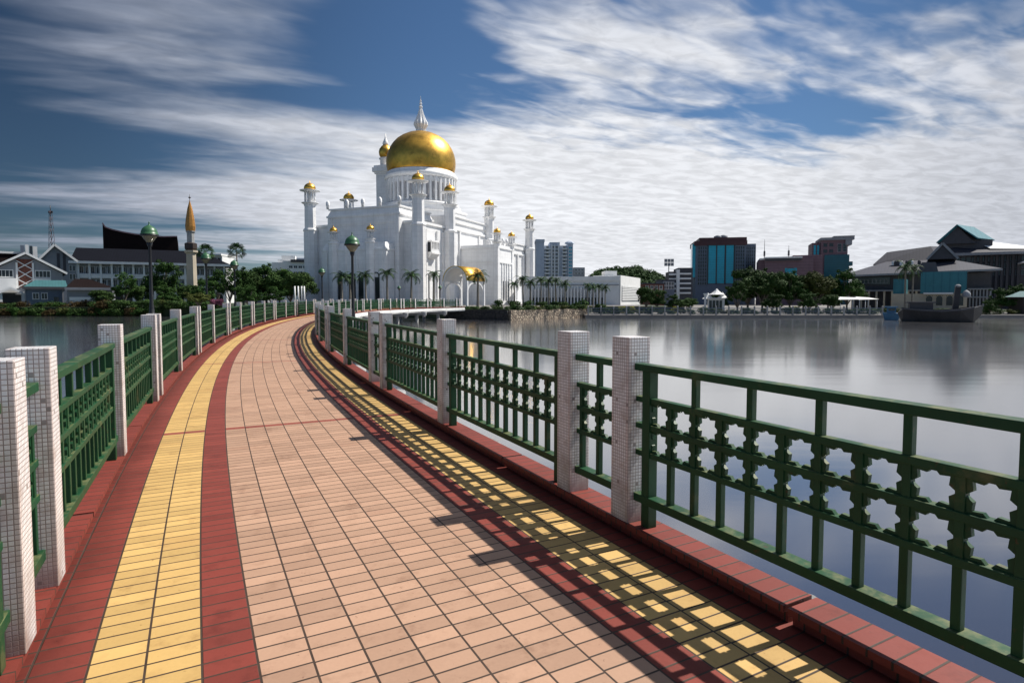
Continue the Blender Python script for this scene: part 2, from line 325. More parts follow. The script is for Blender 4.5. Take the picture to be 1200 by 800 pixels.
# ------------------------------------------------------------------ mesh helpers
class MB:
    def __init__(s): s.v = []; s.f = []; s.sm = []; s.mi = []; s.uv = []; s.cur = 0
    def face(s, idx, smooth=False, uv=None): s.f.append(tuple(idx)); s.sm.append(smooth); s.mi.append(s.cur); s.uv.append(uv)
    def box(s, c, size, rz=0.0, top=1.0):
        b = len(s.v); ca, sa = math.cos(rz), math.sin(rz)
        for dz in (-.5, .5):
            k = top if dz > 0 else 1
            for dx, dy in ((-.5, -.5), (.5, -.5), (.5, .5), (-.5, .5)):
                x, y = dx*size[0]*k, dy*size[1]*k
                s.v.append((c[0]+x*ca-y*sa, c[1]+x*sa+y*ca, c[2]+dz*size[2]))
        for q in ((3, 2, 1, 0), (4, 5, 6, 7), (0, 1, 5, 4), (1, 2, 6, 5), (2, 3, 7, 6), (3, 0, 4, 7)): s.face([b+i for i in q])
    def b2(s, x0, x1, y0, y1, z0, z1): s.box(((x0+x1)/2, (y0+y1)/2, (z0+z1)/2), (x1-x0, y1-y0, z1-z0))
    def beam(s, p0, p1, w, h):
        """bar of width w (level) and height h between two points"""
        p0, p1 = Vector(p0), Vector(p1); d = (p1-p0).normalized()
        n = Vector((0, 0, 1)).cross(d)
        n = n.normalized() if n.length > 1e-4 else Vector((1, 0, 0))
        up = d.cross(n).normalized(); b = len(s.v)
        for p in (p0, p1):
            for a, c in ((-.5, -.5), (.5, -.5), (.5, .5), (-.5, .5)): s.v.append(tuple(p+n*(a*w)+up*(c*h)))
        for q in ((0, 1, 2, 3), (7, 6, 5, 4), (0, 4, 5, 1), (1, 5, 6, 2), (2, 6, 7, 3), (3, 7, 4, 0)): s.face([b+i for i in q][::-1])
    def tube(s, p0, p1, r0, r1=None, n=10, caps=True):
        r1 = r0 if r1 is None else r1
        p0, p1 = Vector(p0), Vector(p1); d = (p1-p0).normalized()
        a = d.orthogonal().normalized(); c = d.cross(a); b = len(s.v)
        for p, r in ((p0, r0), (p1, r1)):
            for i in range(n):
                th = 2*math.pi*i/n; s.v.append(tuple(p+(a*math.cos(th)+c*math.sin(th))*r))
        for i in range(n): j = (i+1) % n; s.face((b+i, b+j, b+n+j, b+n+i), True)
        if caps: s.face([b+i for i in range(n)][::-1]); s.face([b+n+i for i in range(n)])
    def lathe(s, prof, c=(0, 0), n=24, smooth=True, flute=0.0, ph=0.0):
        """prof = [(r, z)...] turned round the z axis at c"""
        b = len(s.v)
        for r, z in prof:
            for i in range(n):
                th = 2*math.pi*i/n+ph; k = 1 + (flute if i % 2 else 0)
                s.v.append((c[0]+r*k*math.cos(th), c[1]+r*k*math.sin(th), z))
        for k in range(len(prof)-1):
            for i in range(n):
                j = (i+1) % n; s.face((b+k*n+i, b+k*n+j, b+(k+1)*n+j, b+(k+1)*n+i), smooth)
        s.face([b+i for i in range(n)][::-1]); m = b+(len(prof)-1)*n; s.face([m+i for i in range(n)])
    def prism(s, poly, z0, z1):
        """poly counter-clockwise in plan"""
        n = len(poly); b = len(s.v)
        for z in (z0, z1):
            for p in poly: s.v.append((p[0], p[1], z))
        for i in range(n): j = (i+1) % n; s.face((b+i, b+j, b+n+j, b+n+i))
        s.face([b+i for i in range(n)][::-1]); s.face([b+n+i for i in range(n)])
    def extr(s, poly, y0, y1):
        """poly in (x, z), pushed along y"""
        n = len(poly); b = len(s.v)
        for y in (y0, y1):
            for p in poly: s.v.append((p[0], y, p[1]))
        for i in range(n): j = (i+1) % n; s.face((b+i, b+j, b+n+j, b+n+i))
        s.face([b+i for i in range(n)][::-1]); s.face([b+n+i for i in range(n)])
    def solid(s, bottom, top):
        """hexahedron-like solid from two rings with the same count"""
        n = len(bottom); b = len(s.v); s.v += [tuple(p) for p in bottom]+[tuple(p) for p in top]
        for i in range(n): j = (i+1) % n; s.face((b+i, b+j, b+n+j, b+n+i))
        s.face([b+i for i in range(n)][::-1]); s.face([b+n+i for i in range(n)])
    def quad(s, *p):
        b = len(s.v); s.v += [tuple(q) for q in p]; s.face(range(b, b+len(p)))
    def arch(s, c, w, h, depth, th, ax=(1, 0), n=12, spring=None):
        """open round arch band in the plane of ax, standing on c"""
        r = w/2; sp_ = h-r if spring is None else spring
        ax = Vector((ax[0], ax[1], 0)).normalized(); nn = Vector((-ax.y, ax.x, 0)); c = Vector(c)
        pts = [(-r, 0)]+[(-r*math.cos(math.pi*i/n), sp_+(h-sp_)*math.sin(math.pi*i/n)) for i in range(n+1)]+[(r, 0)]
        pin = [(-r+th, 0)]+[(-(r-th)*math.cos(math.pi*i/n), sp_+(h-sp_-th)*math.sin(math.pi*i/n)) for i in range(n+1)]+[(r-th, 0)]
        b = len(s.v)
        for k in (-.5, .5):
            for L in (pts, pin):
                for x, z in L: s.v.append(tuple(c+ax*x+nn*(k*depth)+Vector((0, 0, z))))
        m = len(pts)
        for i in range(m-1):
            o0, o1, i0, i1 = b+i, b+i+1, b+m+i, b+m+i+1; O0, O1, I0, I1 = o0+2*m, o1+2*m, i0+2*m, i1+2*m
            s.face((o0, o1, i1, i0)); s.face((O0, I0, I1, O1)); s.face((o0, O0, O1, o1)); s.face((i0, i1, I1, I0))
    def build(s, name, m, parent=None, bev=0.0, recalc=True):
        me = bpy.data.meshes.new(name); me.from_pydata(s.v, [], s.f)
        for x in (m if isinstance(m, (list, tuple)) else [m]): me.materials.append(x)
        for p, a, k in zip(me.polygons, s.sm, s.mi): p.use_smooth = a; p.material_index = k
        if any(u is not None for u in s.uv):
            L = me.uv_layers.new(name="UVMap")
            for p, u in zip(me.polygons, s.uv):
                for li, q in zip(p.loop_indices, u or [(0, 0)]*p.loop_total): L.data[li].uv = q
        if bev or recalc:
            bm = bmesh.new(); bm.from_mesh(me)
            if recalc: bmesh.ops.recalc_face_normals(bm, faces=bm.faces)
            if bev: bmesh.ops.bevel(bm, geom=[e for e in bm.edges if len(e.link_faces) == 2 and e.calc_face_angle(0) > .6], offset=bev, segments=2, profile=.6, affect='EDGES')
            bm.to_mesh(me); bm.free()
        return link(name, me, parent)
WM = {}
def link(name, me, parent=None, mtx=None):
    o = bpy.data.objects.new(name, me); col.objects.link(o)
    if parent is not None:
        o.parent = parent
        if parent in WM and parent.get('_world'): o.matrix_parent_inverse = WM[parent].inverted()
    if mtx is not None: o.matrix_basis = mtx
    return o
def tag(o, label=None, cat=None, group=None, kind=None):
    if label: o['label'] = label
    if cat: o['category'] = cat
    if group: o['group'] = group
    if kind: o['kind'] = kind
    return o
def thing(name, label, cat, loc=(0, 0, 0), rz=0.0, group=None, scale=1.0):
    o = bpy.data.objects.new(name, None); col.objects.link(o); o.empty_display_size = .2
    o.location = loc; o.rotation_euler = (0, 0, rz); o.scale = (scale,)*3 if not isinstance(scale, tuple) else scale
    return tag(o, label, cat, group)
def kids(root, name, me): return link(name, me, root)
ORD = "first second third fourth fifth sixth seventh eighth ninth tenth eleventh twelfth thirteenth fourteenth fifteenth sixteenth".split()
def X(px, D): return (px-600)/700*D
def H(py, D): return EYE+(351-py)/700*D

# ------------------------------------------------------------------ the curve of the bridge
SLOPE = .0055
def make_path():
    x0, y0, rad = 113.42, 63.41, 129.07; a = R(-33.5); x = x0-rad*math.cos(a); y = y0+rad*math.sin(a); s = 0; s1 = None; L = []
    while s < 100:
        L.append((x, y, a))
        if a < R(-5): k = 1/rad
        elif a < R(30):
            if s1 is None: s1 = s
            k = 1/rad+(1/35-1/rad)*min(1, (s-s1)/5)
        else: k = 0
        a += k*.05; x += math.sin(a)*.05; y += math.cos(a)*.05; s += .05
    return L
PATH = make_path()
def P(s, o, z=0.0):
    f = max(0, min(len(PATH)-2, s/.05)); i = int(f); f -= i
    x0, y0, a0 = PATH[i]; x1, y1, a1 = PATH[i+1]; x = x0+(x1-x0)*f; y = y0+(y1-y0)*f; a = a0+(a1-a0)*f
    return Vector((x+o*math.cos(a), y-o*math.sin(a), z+SLOPE*y))
def PA(s): return PATH[max(0, min(len(PATH)-1, int(s/.05)))][2]
def ang2s(deg): return (R(deg)-R(-33.5))*129.07
S_END = 93.5
def sweep(mb, sec, s0, s1, ds, uvf, caps=True):
    """closed section [(o, z)...] carried along the path"""
    n = max(1, int(math.ceil((s1-s0)/ds))); m = len(sec); b = len(mb.v)
    for i in range(n+1):
        s = s0+(s1-s0)*i/n
        for o, z in sec: mb.v.append(tuple(P(s, o, z)))
    per = [0]
    for k in range(m): o0, z0 = sec[k]; o1, z1 = sec[(k+1) % m]; per.append(per[-1]+math.hypot(o1-o0, z1-z0))
    for i in range(n):
        sa, sb = s0+(s1-s0)*i/n, s0+(s1-s0)*(i+1)/n
        for k in range(m):
            j = (k+1) % m
            u0, u1 = uvf(sec, k, per)
            mb.face((b+i*m+k, b+i*m+j, b+(i+1)*m+j, b+(i+1)*m+k), False, [(u0, sa), (u1, sa), (u1, sb), (u0, sb)])
    if caps:
        mb.face([b+k for k in range(m)], False, [(sec[k][0], sec[k][1]) for k in range(m)])
        mb.face([b+n*m+k for k in range(m)][::-1], False, [(sec[k][0], sec[k][1]) for k in range(m)][::-1])

# ------------------------------------------------------------------ setting
def setting():
    w = MB(); w.quad((-3000, -1500, -1.15), (3000, -1500, -1.15), (3000, 400, -1.15), (-3000, 400, -1.15))
    tag(w.build("water", M_WATER, recalc=False), kind='structure')
    g = MB(); g.prism([(-4000, 112), (10.6, 112), (10.6, 86), (4000, 86), (4000, 6000), (-4000, 6000)], -1.9, -.72)
    tag(g.build("ground", M_PAVE), kind='structure')
    # higher land: the left bank and the mosque's island
    g = MB(); g.prism([(-400, 104), (-110, 100), (-62, 97), (-45, 95), (-30, 92), (-18, 90), (-8.6, 80.5), (-.4, 77.2), (11, 90), (14, 104), (30, 104), (36, 190), (-60, 400), (-400, 400)], -1.8, .22)
    tag(g.build("island_terrain", M_GRASS), kind='structure')
    g = MB(); g.prism([(-41, 98), (-14, 92), (-6, 83), (-.6, 80.5), (8, 92), (12, 106), (26, 110), (30, 185), (-20, 190), (-58, 130)], .20, .30)
    tag(g.build("plaza_pavement", M_PAVE), kind='structure')
    # paving: three strips so that the courses stay square to the curve
    w = MB(); n = int(S_END/.25); cols = [-1.453+.2*i for i in range(16)]; cols[0] = -1.53; cols[-1] = 1.547
    for i in range(n+1):
        for o in cols: w.v.append(tuple(P(S_END*i/n, o, 0)))
    m = len(cols)
    for i in range(n):
        for k in range(m-1):
            s0, s1 = S_END*i/n, S_END*(i+1)/n; u0, u1 = cols[k]+1.453, cols[k+1]+1.453
            w.face((i*m+k, i*m+k+1, (i+1)*m+k+1, (i+1)*m+k), False, [(u0, s0), (u1, s0), (u1, s1), (u0, s1)])
    tag(w.build("walkway", M_WALK), kind='structure')
    def uvk(sec, k, per): return (.015, .185)
    for sgn in (1, -1):
        # a kerb of red tiles that overhang a recessed base, laid in lengths with open joints
        cuts = [0.5]; s = GAP_S-4*2.85
        while s < S_END:
            if s > .8: cuts.append(s)
            s += 2.85
        cuts.append(S_END)
        k = MB()
        for a, b in zip(cuts, cuts[1:]):
            sec = [(1.50, .002), (1.655, .002), (1.655, .055), (1.665, .058), (1.665, .09), (1.462, .09), (1.462, .058), (1.50, .055)]
            if sgn < 0: sec = [(-o, z) for o, z in sec]
            sweep(k, sec, a+.012, b-.012, .5, uvk)
        tag(k.build("kerb", M_KERB), kind='structure')
GAP_S = 11.37
def footbridge():
    t = thing("footbridge", "white concrete footbridge curving over the lagoon to the mosque island", "bridge", P(0, 0, -.5))
    t['_world'] = 1; WM[t] = Matrix.Translation(t.location)
    d = MB(); f0 = lambda sec, k, per: (per[k], per[k+1])
    sweep(d, [(-1.64, -.45), (1.64, -.45), (1.70, -.30), (1.64, -.012), (-1.64, -.012), (-1.70, -.30)], 0, S_END, .5, f0)
    d.build("deck_slab", M_CONC, t)
    s = 2.9
    while s < S_END-2:
        p = MB(); a = PA(s)
        c0, c1 = P(s, -2.3, -.62), P(s, 2.3, -.62); p.beam(c0, c1, .5, .34)
        for o in (-1.1, 1.1):
            q = P(s, o, -.8); p.tube((q.x, q.y, -2.6), (q.x, q.y, q.z+.05), .20, n=10)
        for o in (-2.1, 2.1):
            q = P(s, o, -.45); p.lathe([(.12, q.z-.5), (.30, q.z-.25), (.34, q.z), (.34, q.z+.12)], (q.x, q.y), 12)
        p.build("pier", M_PIER, t); s += 4.5
# ------------------------------------------------------------------ railings
LP = [-30.45, -30.2, -29.05, -27.87, -27.6, -26.45, -25.14, -24.91, -23.59, -22.13, -21.87, -20.43, -18.82, -18.5, -17.12, -15.62, -15.31, -13.8, -12.45, -12.15, -10.6, -9.2, -8.85, -7.4]
RP = [-30.5, -30.25, -29.1, -27.95, -27.66, -26.51, -25.29, -24.92, -23.69, -22.31, -21.98, -20.6, -19.2, -18.87, -17.4, -16.0, -15.68, -14.2, -12.8, -12.48, -11.0, -9.6, -9.28, -7.8]
def post_mesh():
    me_b = MB(); w = .165; h = 1.143
    me_b.box((0, 0, h/2), (w, w, h))
    for q in ((0, 1, 5, 4), (1, 2, 6, 5), (2, 3, 7, 6), (3, 0, 4, 7)): pass
    fs = list(me_b.f); me_b.uv = []
    for i, f in enumerate(fs):
        if i < 2: me_b.uv.append([(0, 0), (w, 0), (w, w), (0, w)])
        else: me_b.uv.append([(0, 0), (w, 0), (w, h), (0, h)])
    o = me_b.build("fence_post", M_MOS, bev=.004); me = o.data; bpy.data.objects.remove(o); return me
POST = post_mesh()
def star_plate(mb, c, ax, nrm, hw, hh, th):
    """plate of a lattice cell with an eight-pointed star cut through"""
    up = Vector((0, 0, 1)); ro, ri = min(hw, hh)*1.0, min(hw, hh)*.715
    out, inn = [], []
    for k in range(16):
        a = k*math.pi/8; r = ro if k % 2 == 0 else ri
        if k % 4 == 2: r = ro
        inn.append((r*math.cos(a)*hw/min(hw, hh)*.97, r*math.sin(a)*hh/min(hw, hh)*.97))
        m = max(abs(math.cos(a)), abs(math.sin(a))); out.append((hw*math.cos(a)/m, hh*math.sin(a)/m))
    b = len(mb.v)
    for k in (-.5, .5):
        for L in (out, inn):
            for x, z in L: mb.v.append(tuple(c+ax*x+up*z+nrm*(k*th)))
    for i in range(16):
        j = (i+1) % 16; o0, o1, i0, i1 = b+i, b+j, b+16+i, b+16+j
        mb.face((o0, o1, i1, i0)); mb.face((o0+32, i0+32, i1+32, o1+32)); mb.face((i0, i1, i1+32, i0+32))
def panel(root, s0, s1, o, near):
    p0, p1 = P(s0, o, .09), P(s1, o, .09); L = (p1-p0).length; d = (p1-p0)/L
    ax = Vector((d.x, d.y, 0)).normalized(); nrm = Vector((-ax.y, ax.x, 0)); rz = math.atan2(ax.y, ax.x); sl_ = d.z
    g0, g1 = .08, L-.08; W = g1-g0; small = W < 1.0
    def at(x, z): return p0+ax*x+Vector((0, 0, z+sl_*x))
    main = MB(); pieces = []
    def piece(name):
        if near: m = MB(); pieces.append((name, m)); return m
        return main
    for name, z, h, w, a, b_ in (("top_rail", .963, .042, .075, g0, g1), ("mid_rail", .768, .034, .05, g0, g1), ("mid_rail", .606, .034, .05, g0, g1), ("mid_rail", .440, .034, .05, g0, g1), ("bottom_rail", .163, .05, .075, g0, g1)):
        piece(name).beam(at(a, z), at(b_, z), w, h)
    if small: x0, x1 = g0+.045, g1-.045; n = 2
    else:
        x0, x1 = g0+.10, g1-.10; n = max(4, 2*round((x1-x0)/.1725/2))
        for x in (x0, x1):
            m = piece("end_post"); m.box(at(x, .471), (.066, .066, .942), rz)
    pitch = (x1-x0)/n
    for i in range(n+1):
        if not small and i in (0, n): continue
        m = piece("bar"); x = x0+i*pitch
        long = (i == 1) if small else i % 2 == 0
        z1 = .945 if long else .768
        m.box(at(x, (z1+.18)/2), (.034, .036, z1-.18), rz)
    for i in range(n):
        for zc in (.687, .523):
            star_plate(main, at(x0+(i+.5)*pitch, zc), ax, nrm, pitch/2-.009, .077, .022)
    o_ = main.build("railing_panel", M_GREEN, root)
    for nm, m in pieces:
        m.build(nm, M_GREEN, o_, bev=.004)
    for c in o_.children: c.matrix_parent_inverse = Matrix.Identity(4)
    return o_
def railing(angles, o, sgn, label):
    root = thing("bridge_railing", label, "railing", P(0, o, .09), group="railings of the footbridge")
    root['_world'] = 1; WM[root] = Matrix.Translation(root.location)
    S = [ang2s(a)+sgn*.0825 for a in angles]; s = S[-1]; k = 0
    while s < S_END-3.2:
        for stp in ((2.75, .70, 2.75) if k == 0 else (2.75, .70, 2.75)):
            s += stp
            if s < S_END-.3: S.append(s)
        k += 1
    for s in S:
        c = P(s, o, .088); po = link("fence_post", POST, root); po.location = c; po.rotation_euler = (0, 0, -PA(s)+random.uniform(-.012, .012))
    for a, b in zip(S, S[1:]):
        m = P((a+b)/2, o)
        panel(root, a, b, o, m.length < 13)
    return root

# ------------------------------------------------------------------ mosque
MQ = 22.0
E1 = Vector((math.cos(R(MQ)), -math.sin(R(MQ)), 0)); E2 = Vector((math.sin(R(MQ)), math.cos(R(MQ)), 0)); PM = Vector((-17.9, 115, 0))
def chattri(root, x, y, z, r, name="cupola"):
    """open lantern: ring, thin columns, wide eave, gold cap"""
    c = MB(); c.lathe([(r*1.0, z-.35), (r*1.45, z-.1), (r*1.5, z), (r*1.05, z+.05), (r*.95, z+.1)], (x, y), 16)
    n = 8
    for i in range(n):
        a = 2*math.pi*i/n+.2; c.tube((x+r*.86*math.cos(a), y+r*.86*math.sin(a), z), (x+r*.86*math.cos(a), y+r*.86*math.sin(a), z+r*2.0), r*.13, n=6)
    c.tube((x, y, z), (x, y, z+r*2.0), r*.3, n=8)
    zt = z+r*1.95; c.lathe([(r*1.0, zt), (r*1.15, zt+.1), (r*1.75, zt+r*.22), (r*1.78, zt+r*.30), (r*1.0, zt+r*.42)], (x, y), 16)
    o = c.build(name, M_WHITE, root)
    g = MB(); zb = zt+r*.40
    g.lathe([(r*.86, zb), (r*1.0, zb+r*.18), (r*1.02, zb+r*.40), (r*.92, zb+r*.70), (r*.70, zb+r*.98), (r*.38, zb+r*1.18), (r*.12, zb+r*1.28), (r*.05, zb+r*1.45), (r*.02, zb+r*1.75)], (x, y), 20)
    g.build("gold_cap", M_GOLD, o); return zb
def mosque():
    t = thing("mosque", "large white marble mosque with a big golden dome and slim minarets across the lagoon", "mosque", PM+Vector((0, 0, .3)), -R(MQ), scale=(1, 1, .972))
    def b(name, m=M_WHITE): return name, m
    # main walls
    w = MB()
    w.b2(-24.8, -.9, .9, 14, -.3, 16.9)
    w.b2(-24.9, -.6, 14, 33, -.3, 18.2)
    w.b2(-24.2, -.8, 33, 60, -.3, 15.4)
    for y0, y1, z, x in ((14, 33, 18.2, -.6), (33, 60, 15.4, -.8)):
        w.b2(-25.2, x+.35, y0-.1, y1+.1, z-1.6, z-1.15); w.b2(-25.15, x+.3, y0-.05, y1+.05, z, z+1.25); w.b2(-25.4, x+.55, y0-.2, y1+.2, z+1.25, z+1.55)
    w.b2(-25.1, -.6, .6, 14.1, 16.5, 17.0)
    w.b2(-25.3, -.4, .4, 60.4, -.3, 1.1)
    for k in range(6):
        yy = 34.5+k*4.6; w.b2(-1, -.35, yy, yy+.8, 1, 14)
    for yy in (1.6, 4.0, 8.4, 11.0): w.b2(-1, -.55, yy, yy+.55, 1, 15.6)
    for yy in (15.0, 18.0, 28.0, 31.5): w.b2(-.8, -.3, yy, yy+.6, 1, 16.5)
    w.build("wall", M_WHITE, t)
    # the tall front block of the shaded side
    g = MB(); g.b2(-20.6, -3.8, -.6, 12, -.3, 18.1)
    g.b2(-20.9, -3.5, -.9, 12.3, 18.1, 18.5); g.solid([(-20.7, -.75, 18.5), (-3.7, -.75, 18.5), (-3.7, 12.1, 18.5), (-20.7, 12.1, 18.5)], [(-20.2, -.25, 19.75), (-4.2, -.25, 19.75), (-4.2, 11.6, 19.75), (-20.2, 11.6, 19.75)]); g.b2(-20.6, -3.8, -.6, 12.0, 19.7, 20.0)
    g.b2(-20.6, -19.7, -.85, -.5, 1, 18.0); g.b2(-4.7, -3.8, -.85, -.5, 1, 18.0); g.b2(-19.7, -4.7, -.8, -.5, 16.6, 17.3); g.b2(-6.6, -6.2, -.75, -.5, 1, 16.6); g.b2(-18.2, -17.8, -.75, -.5, 1, 16.6)
    go = g.build("gate_block", M_WHITE, t)
    for x, y in ((-20.7, -.6), (-16, -.6), (-12.2, -.6), (-8.2, -.6), (-3.8, -.6), (-3.8, 5)):
        f = MB(); f.lathe([(.30, 20.0), (.30, 20.6), (.42, 20.75), (.36, 21.0), (.40, 21.3), (.22, 21.6), (.05, 21.75)], (x, y), 10); f.build("finial", M_WHITE, go)
    # low porch before it
    p = MB(); p.b2(-19.5, -4.9, -4.0, -.6, -.3, 10.9); p.b2(-19.65, -4.75, -4.15, -.6, 10.9, 11.25); p.solid([(-19.5, -4.0, 11.25), (-4.9, -4.0, 11.25), (-4.9, -.6, 11.25), (-19.5, -.6, 11.25)], [(-19.1, -3.3, 12.5), (-5.3, -3.3, 12.5), (-5.3, -.6, 12.5), (-19.1, -.6, 12.5)])
    for x in (-18.4, -14.0, -11.2, -9.4, -5.6): p.b2(x-.25, x+.25, -4.2, -3.9, -.3, 10.6)
    p.b2(-19.9, -4.5, -4.5, -.6, -.3, .7)
    po = p.build("porch", M_WHITE, t)
    for x in (-15.6, -12.4, -10.1, -6.9):
        d = MB(); d.b2(x-.55, x+.55, -4.06, -3.6, .7, 5.6); d.arch((x, -4.05, .7), 1.5, 5.9, .14, .2); d.build("doorway", [M_DARK], po)
    for x in (-16.7, -8.1):
        s = MB(); s.lathe([(1.0, -.3), (1.0, 12.2), (1.15, 12.35), (1.15, 12.6), (.85, 12.7), (.85, 13.0)], (x, -4.0), 8, False, ph=math.pi/8); so_ = s.build("turret", M_WHITE, po)
        chattri(so_, x, -4.0, 13.1, .72)
    # minarets
    for x, y in ((0, 0), (-25.7, 0), (0, 12.8), (-25.7, 12.8), (0, 33), (-25.7, 33), (.4, 60), (-26, 60)):
        s = MB(); s.lathe([(1.55, -.3), (1.55, 1.0), (1.42, 1.1), (1.42, 15.6), (1.55, 15.8), (1.5, 16.1), (1.2, 16.3), (1.16, 21.0), (1.3, 21.2), (1.3, 21.45), (1.15, 21.5)], (x, y), 8, False, ph=math.pi/8)
        so_ = s.build("minaret", M_WHITE, t); chattri(so_, x, y, 21.7, 1.16, "lantern")
    # drum, octagon and dome
    cx, cy = -12.6, 22.6
    d = MB(); d.lathe([(10.4, 18), (10.4, 21.6), (10.7, 21.8), (10.7, 22.2), (9.2, 22.3), (9.2, 23.3)], (cx, cy), 8, False, ph=math.pi/8)
    d.lathe([(8.4, 22.2), (8.4, 23.2), (8.75, 23.3), (8.75, 23.9), (8.1, 24.1), (7.5, 24.2), (7.5, 29.5), (8.2, 29.8), (8.4, 30.1), (8.4, 30.7), (7.9, 30.8), (7.9, 31.4), (7.7, 31.6)], (cx, cy), 48)
    n = 40
    for i in range(n):
        a = 2*math.pi*i/n; d.box((cx+7.85*math.cos(a), cy+7.85*math.sin(a), 26.9), (.62, .42, 5.4), a)
        a += math.pi/n; d.box((cx+7.6*math.cos(a), cy+7.6*math.sin(a), 29.0), (.5, 1.0, .9), a)
    do = d.build("drum", M_WHITE, t)
    for i in range(n):
        a = 2*math.pi*(i+.5)/n
        if math.sin(a-R(MQ)) > .35: continue
        m = MB(); m.box((cx+7.5*math.cos(a), cy+7.5*math.sin(a), 26.6), (.12, .56, 3.6), a); m.build("drum_window", mat_lattice, do)
    g = MB(); prof = [(7.45, 31.3), (7.7, 32.0), (7.93, 33.0), (8.0, 34.0), (7.93, 35.0), (7.68, 36.1), (7.2, 37.3), (6.5, 38.4), (5.6, 39.4), (4.5, 40.2), (3.2, 40.85), (1.9, 41.25), (.9, 41.45)]
    g.lathe(prof, (cx, cy), 64); gd = g.build("golden_dome", M_GOLD, t)
    s = MB(); s.lathe([(1.3, 41.2), (1.3, 41.6), (1.1, 41.8), (1.2, 42.2), (1.68, 43.1), (1.6, 43.6), (1.15, 44.5), (.8, 45.4), (.5, 46.4), (.3, 47.0), (.45, 47.2), (.42, 47.4), (.22, 47.7), (.34, 48.0), (.16, 48.4), (.24, 48.7), (.09, 49.0), (.03, 49.9)], (cx, cy), 24, False, -.22)
    s.build("spire", M_WHITE, gd)
    for o in (do, gd): o.location.z = -.35
    # the tall tower behind the dome
    x, y = -25.5, 27.4
    s = MB(); s.box((x, y, 16.5), (3.4, 3.4, 34)); s.box((x, y, 33.2), (4.0, 4.0, .5)); s.box((x, y, 34.0), (4.8, 4.8, 1.1)); s.box((x, y, 34.8), (4.2, 4.2, .5)); s.lathe([(1.35, 34.9), (1.35, 36.6), (1.6, 36.8), (1.6, 37.1), (1.2, 37.2)], (x, y), 12)
    to = s.build("tower", M_WHITE, t)
    g = MB(); g.lathe([(1.2, 37.2), (1.55, 37.8), (1.68, 38.6), (1.5, 39.4), (1.0, 40.1), (.5, 40.5)], (x, y), 20); g.build("gold_cap", M_GOLD, to)
    g = MB(); g.lathe([(.6, 40.3), (.75, 40.8), (.5, 41.5), (.2, 42.2), (.08, 43.4)], (x, y), 12); g.build("spire", M_WHITE, to)
    # side wing on the sunlit flank
    w = MB(); w.b2(-.9, 8.4, 18.6, 27.5, -.3, 12.6); w.b2(-.9, 8.65, 18.35, 27.75, 12.6, 12.95); w.b2(-.9, 8.4, 18.6, 27.5, 12.95, 13.4)
    for x, y in ((8.3, 18.7), (8.3, 27.4)): w.b2(x-.75, x+.3, y-.3 if y < 20 else y-.75, y+.75 if y < 20 else y+.3, -.3, 13.9)
    w.b2(-.9, 7.5, 18.42, 18.7, 9.6, 9.85); w.b2(8.3, 8.62, 19.6, 26.6, 9.4, 9.7); w.b2(-.9, 8.8, 18.2, 27.9, -.3, .9)
    for y in (21.0, 22.4, 23.7, 25.1): w.b2(8.3, 8.6, y-.15, y+.15, .9, 9.4)
    wo = w.build("side_wing", M_WHITE, t)
    for y in (21.7, 23.05, 24.4):
        d = MB(); d.b2(8.2, 8.44, y-.38, y+.38, .9, 5.4); d.build("doorway", M_DARK, wo)
    for y in (18.9, 27.2): chattri(wo, 8.2, y, 14.1, .78)
    for x, y in ((8.2, 22), (8.2, 24.3), (3, 27.2)):
        f = MB(); f.lathe([(.26, 13.4), (.26, 14.0), (.4, 14.2), (.4, 14.6), (.2, 15.0), (.05, 15.2)], (x, y), 10); f.build("finial", M_WHITE, wo)
    # bays on the flank
    for y, z, xx in ((6.2, 10.6, -.7), (44, 9.4, -.6)):
        m = MB(); m.b2(xx-.2, xx+1.1, y-1.7, y+1.7, z, z+.35); m.b2(xx-.2, xx+1.0, y-1.6, y+1.6, z+2.4, z+2.8); m.solid([(xx-.1, y-1.5, z-1.0), (xx+.1, y-1.5, z-1.0), (xx+.1, y+1.5, z-1.0), (xx-.1, y+1.5, z-1.0)], [(xx-.1, y-1.6, z), (xx+1.0, y-1.6, z), (xx+1.0, y+1.6, z), (xx-.1, y+1.6, z)])
        for k in range(6): m.b2(xx+.75, xx+.95, y-1.55+k*.58, y-1.35+k*.58, z+.3, z+2.45)
        m.b2(xx+.80, xx+.92, y-1.5, y+1.5, z+.3, z+1.0)
        bo = m.build("bay_window", M_WHITE, t); d = MB(); d.b2(xx-.1, xx+.74, y-1.45, y+1.45, z+.36, z+2.39); d.build("pane", M_DARK, bo)
    for y in (3.0, 5.2, 7.4, 9.6):
        m = MB(); m.b2(-1.0, -.82, y-.35, y+.35, 1.3, 6.4); m.build("slit_window", M_DARK, t)
    # low arcade under the flank
    m = MB()
    m.b2(-.4, 2.6, 33.5, 58, -.3, .9)
    m.build("terrace", M_WHITE, t)
    return t
mat_lattice = mat("stone_lattice", (.36, .36, .38), .7, var=.25, scale=12)
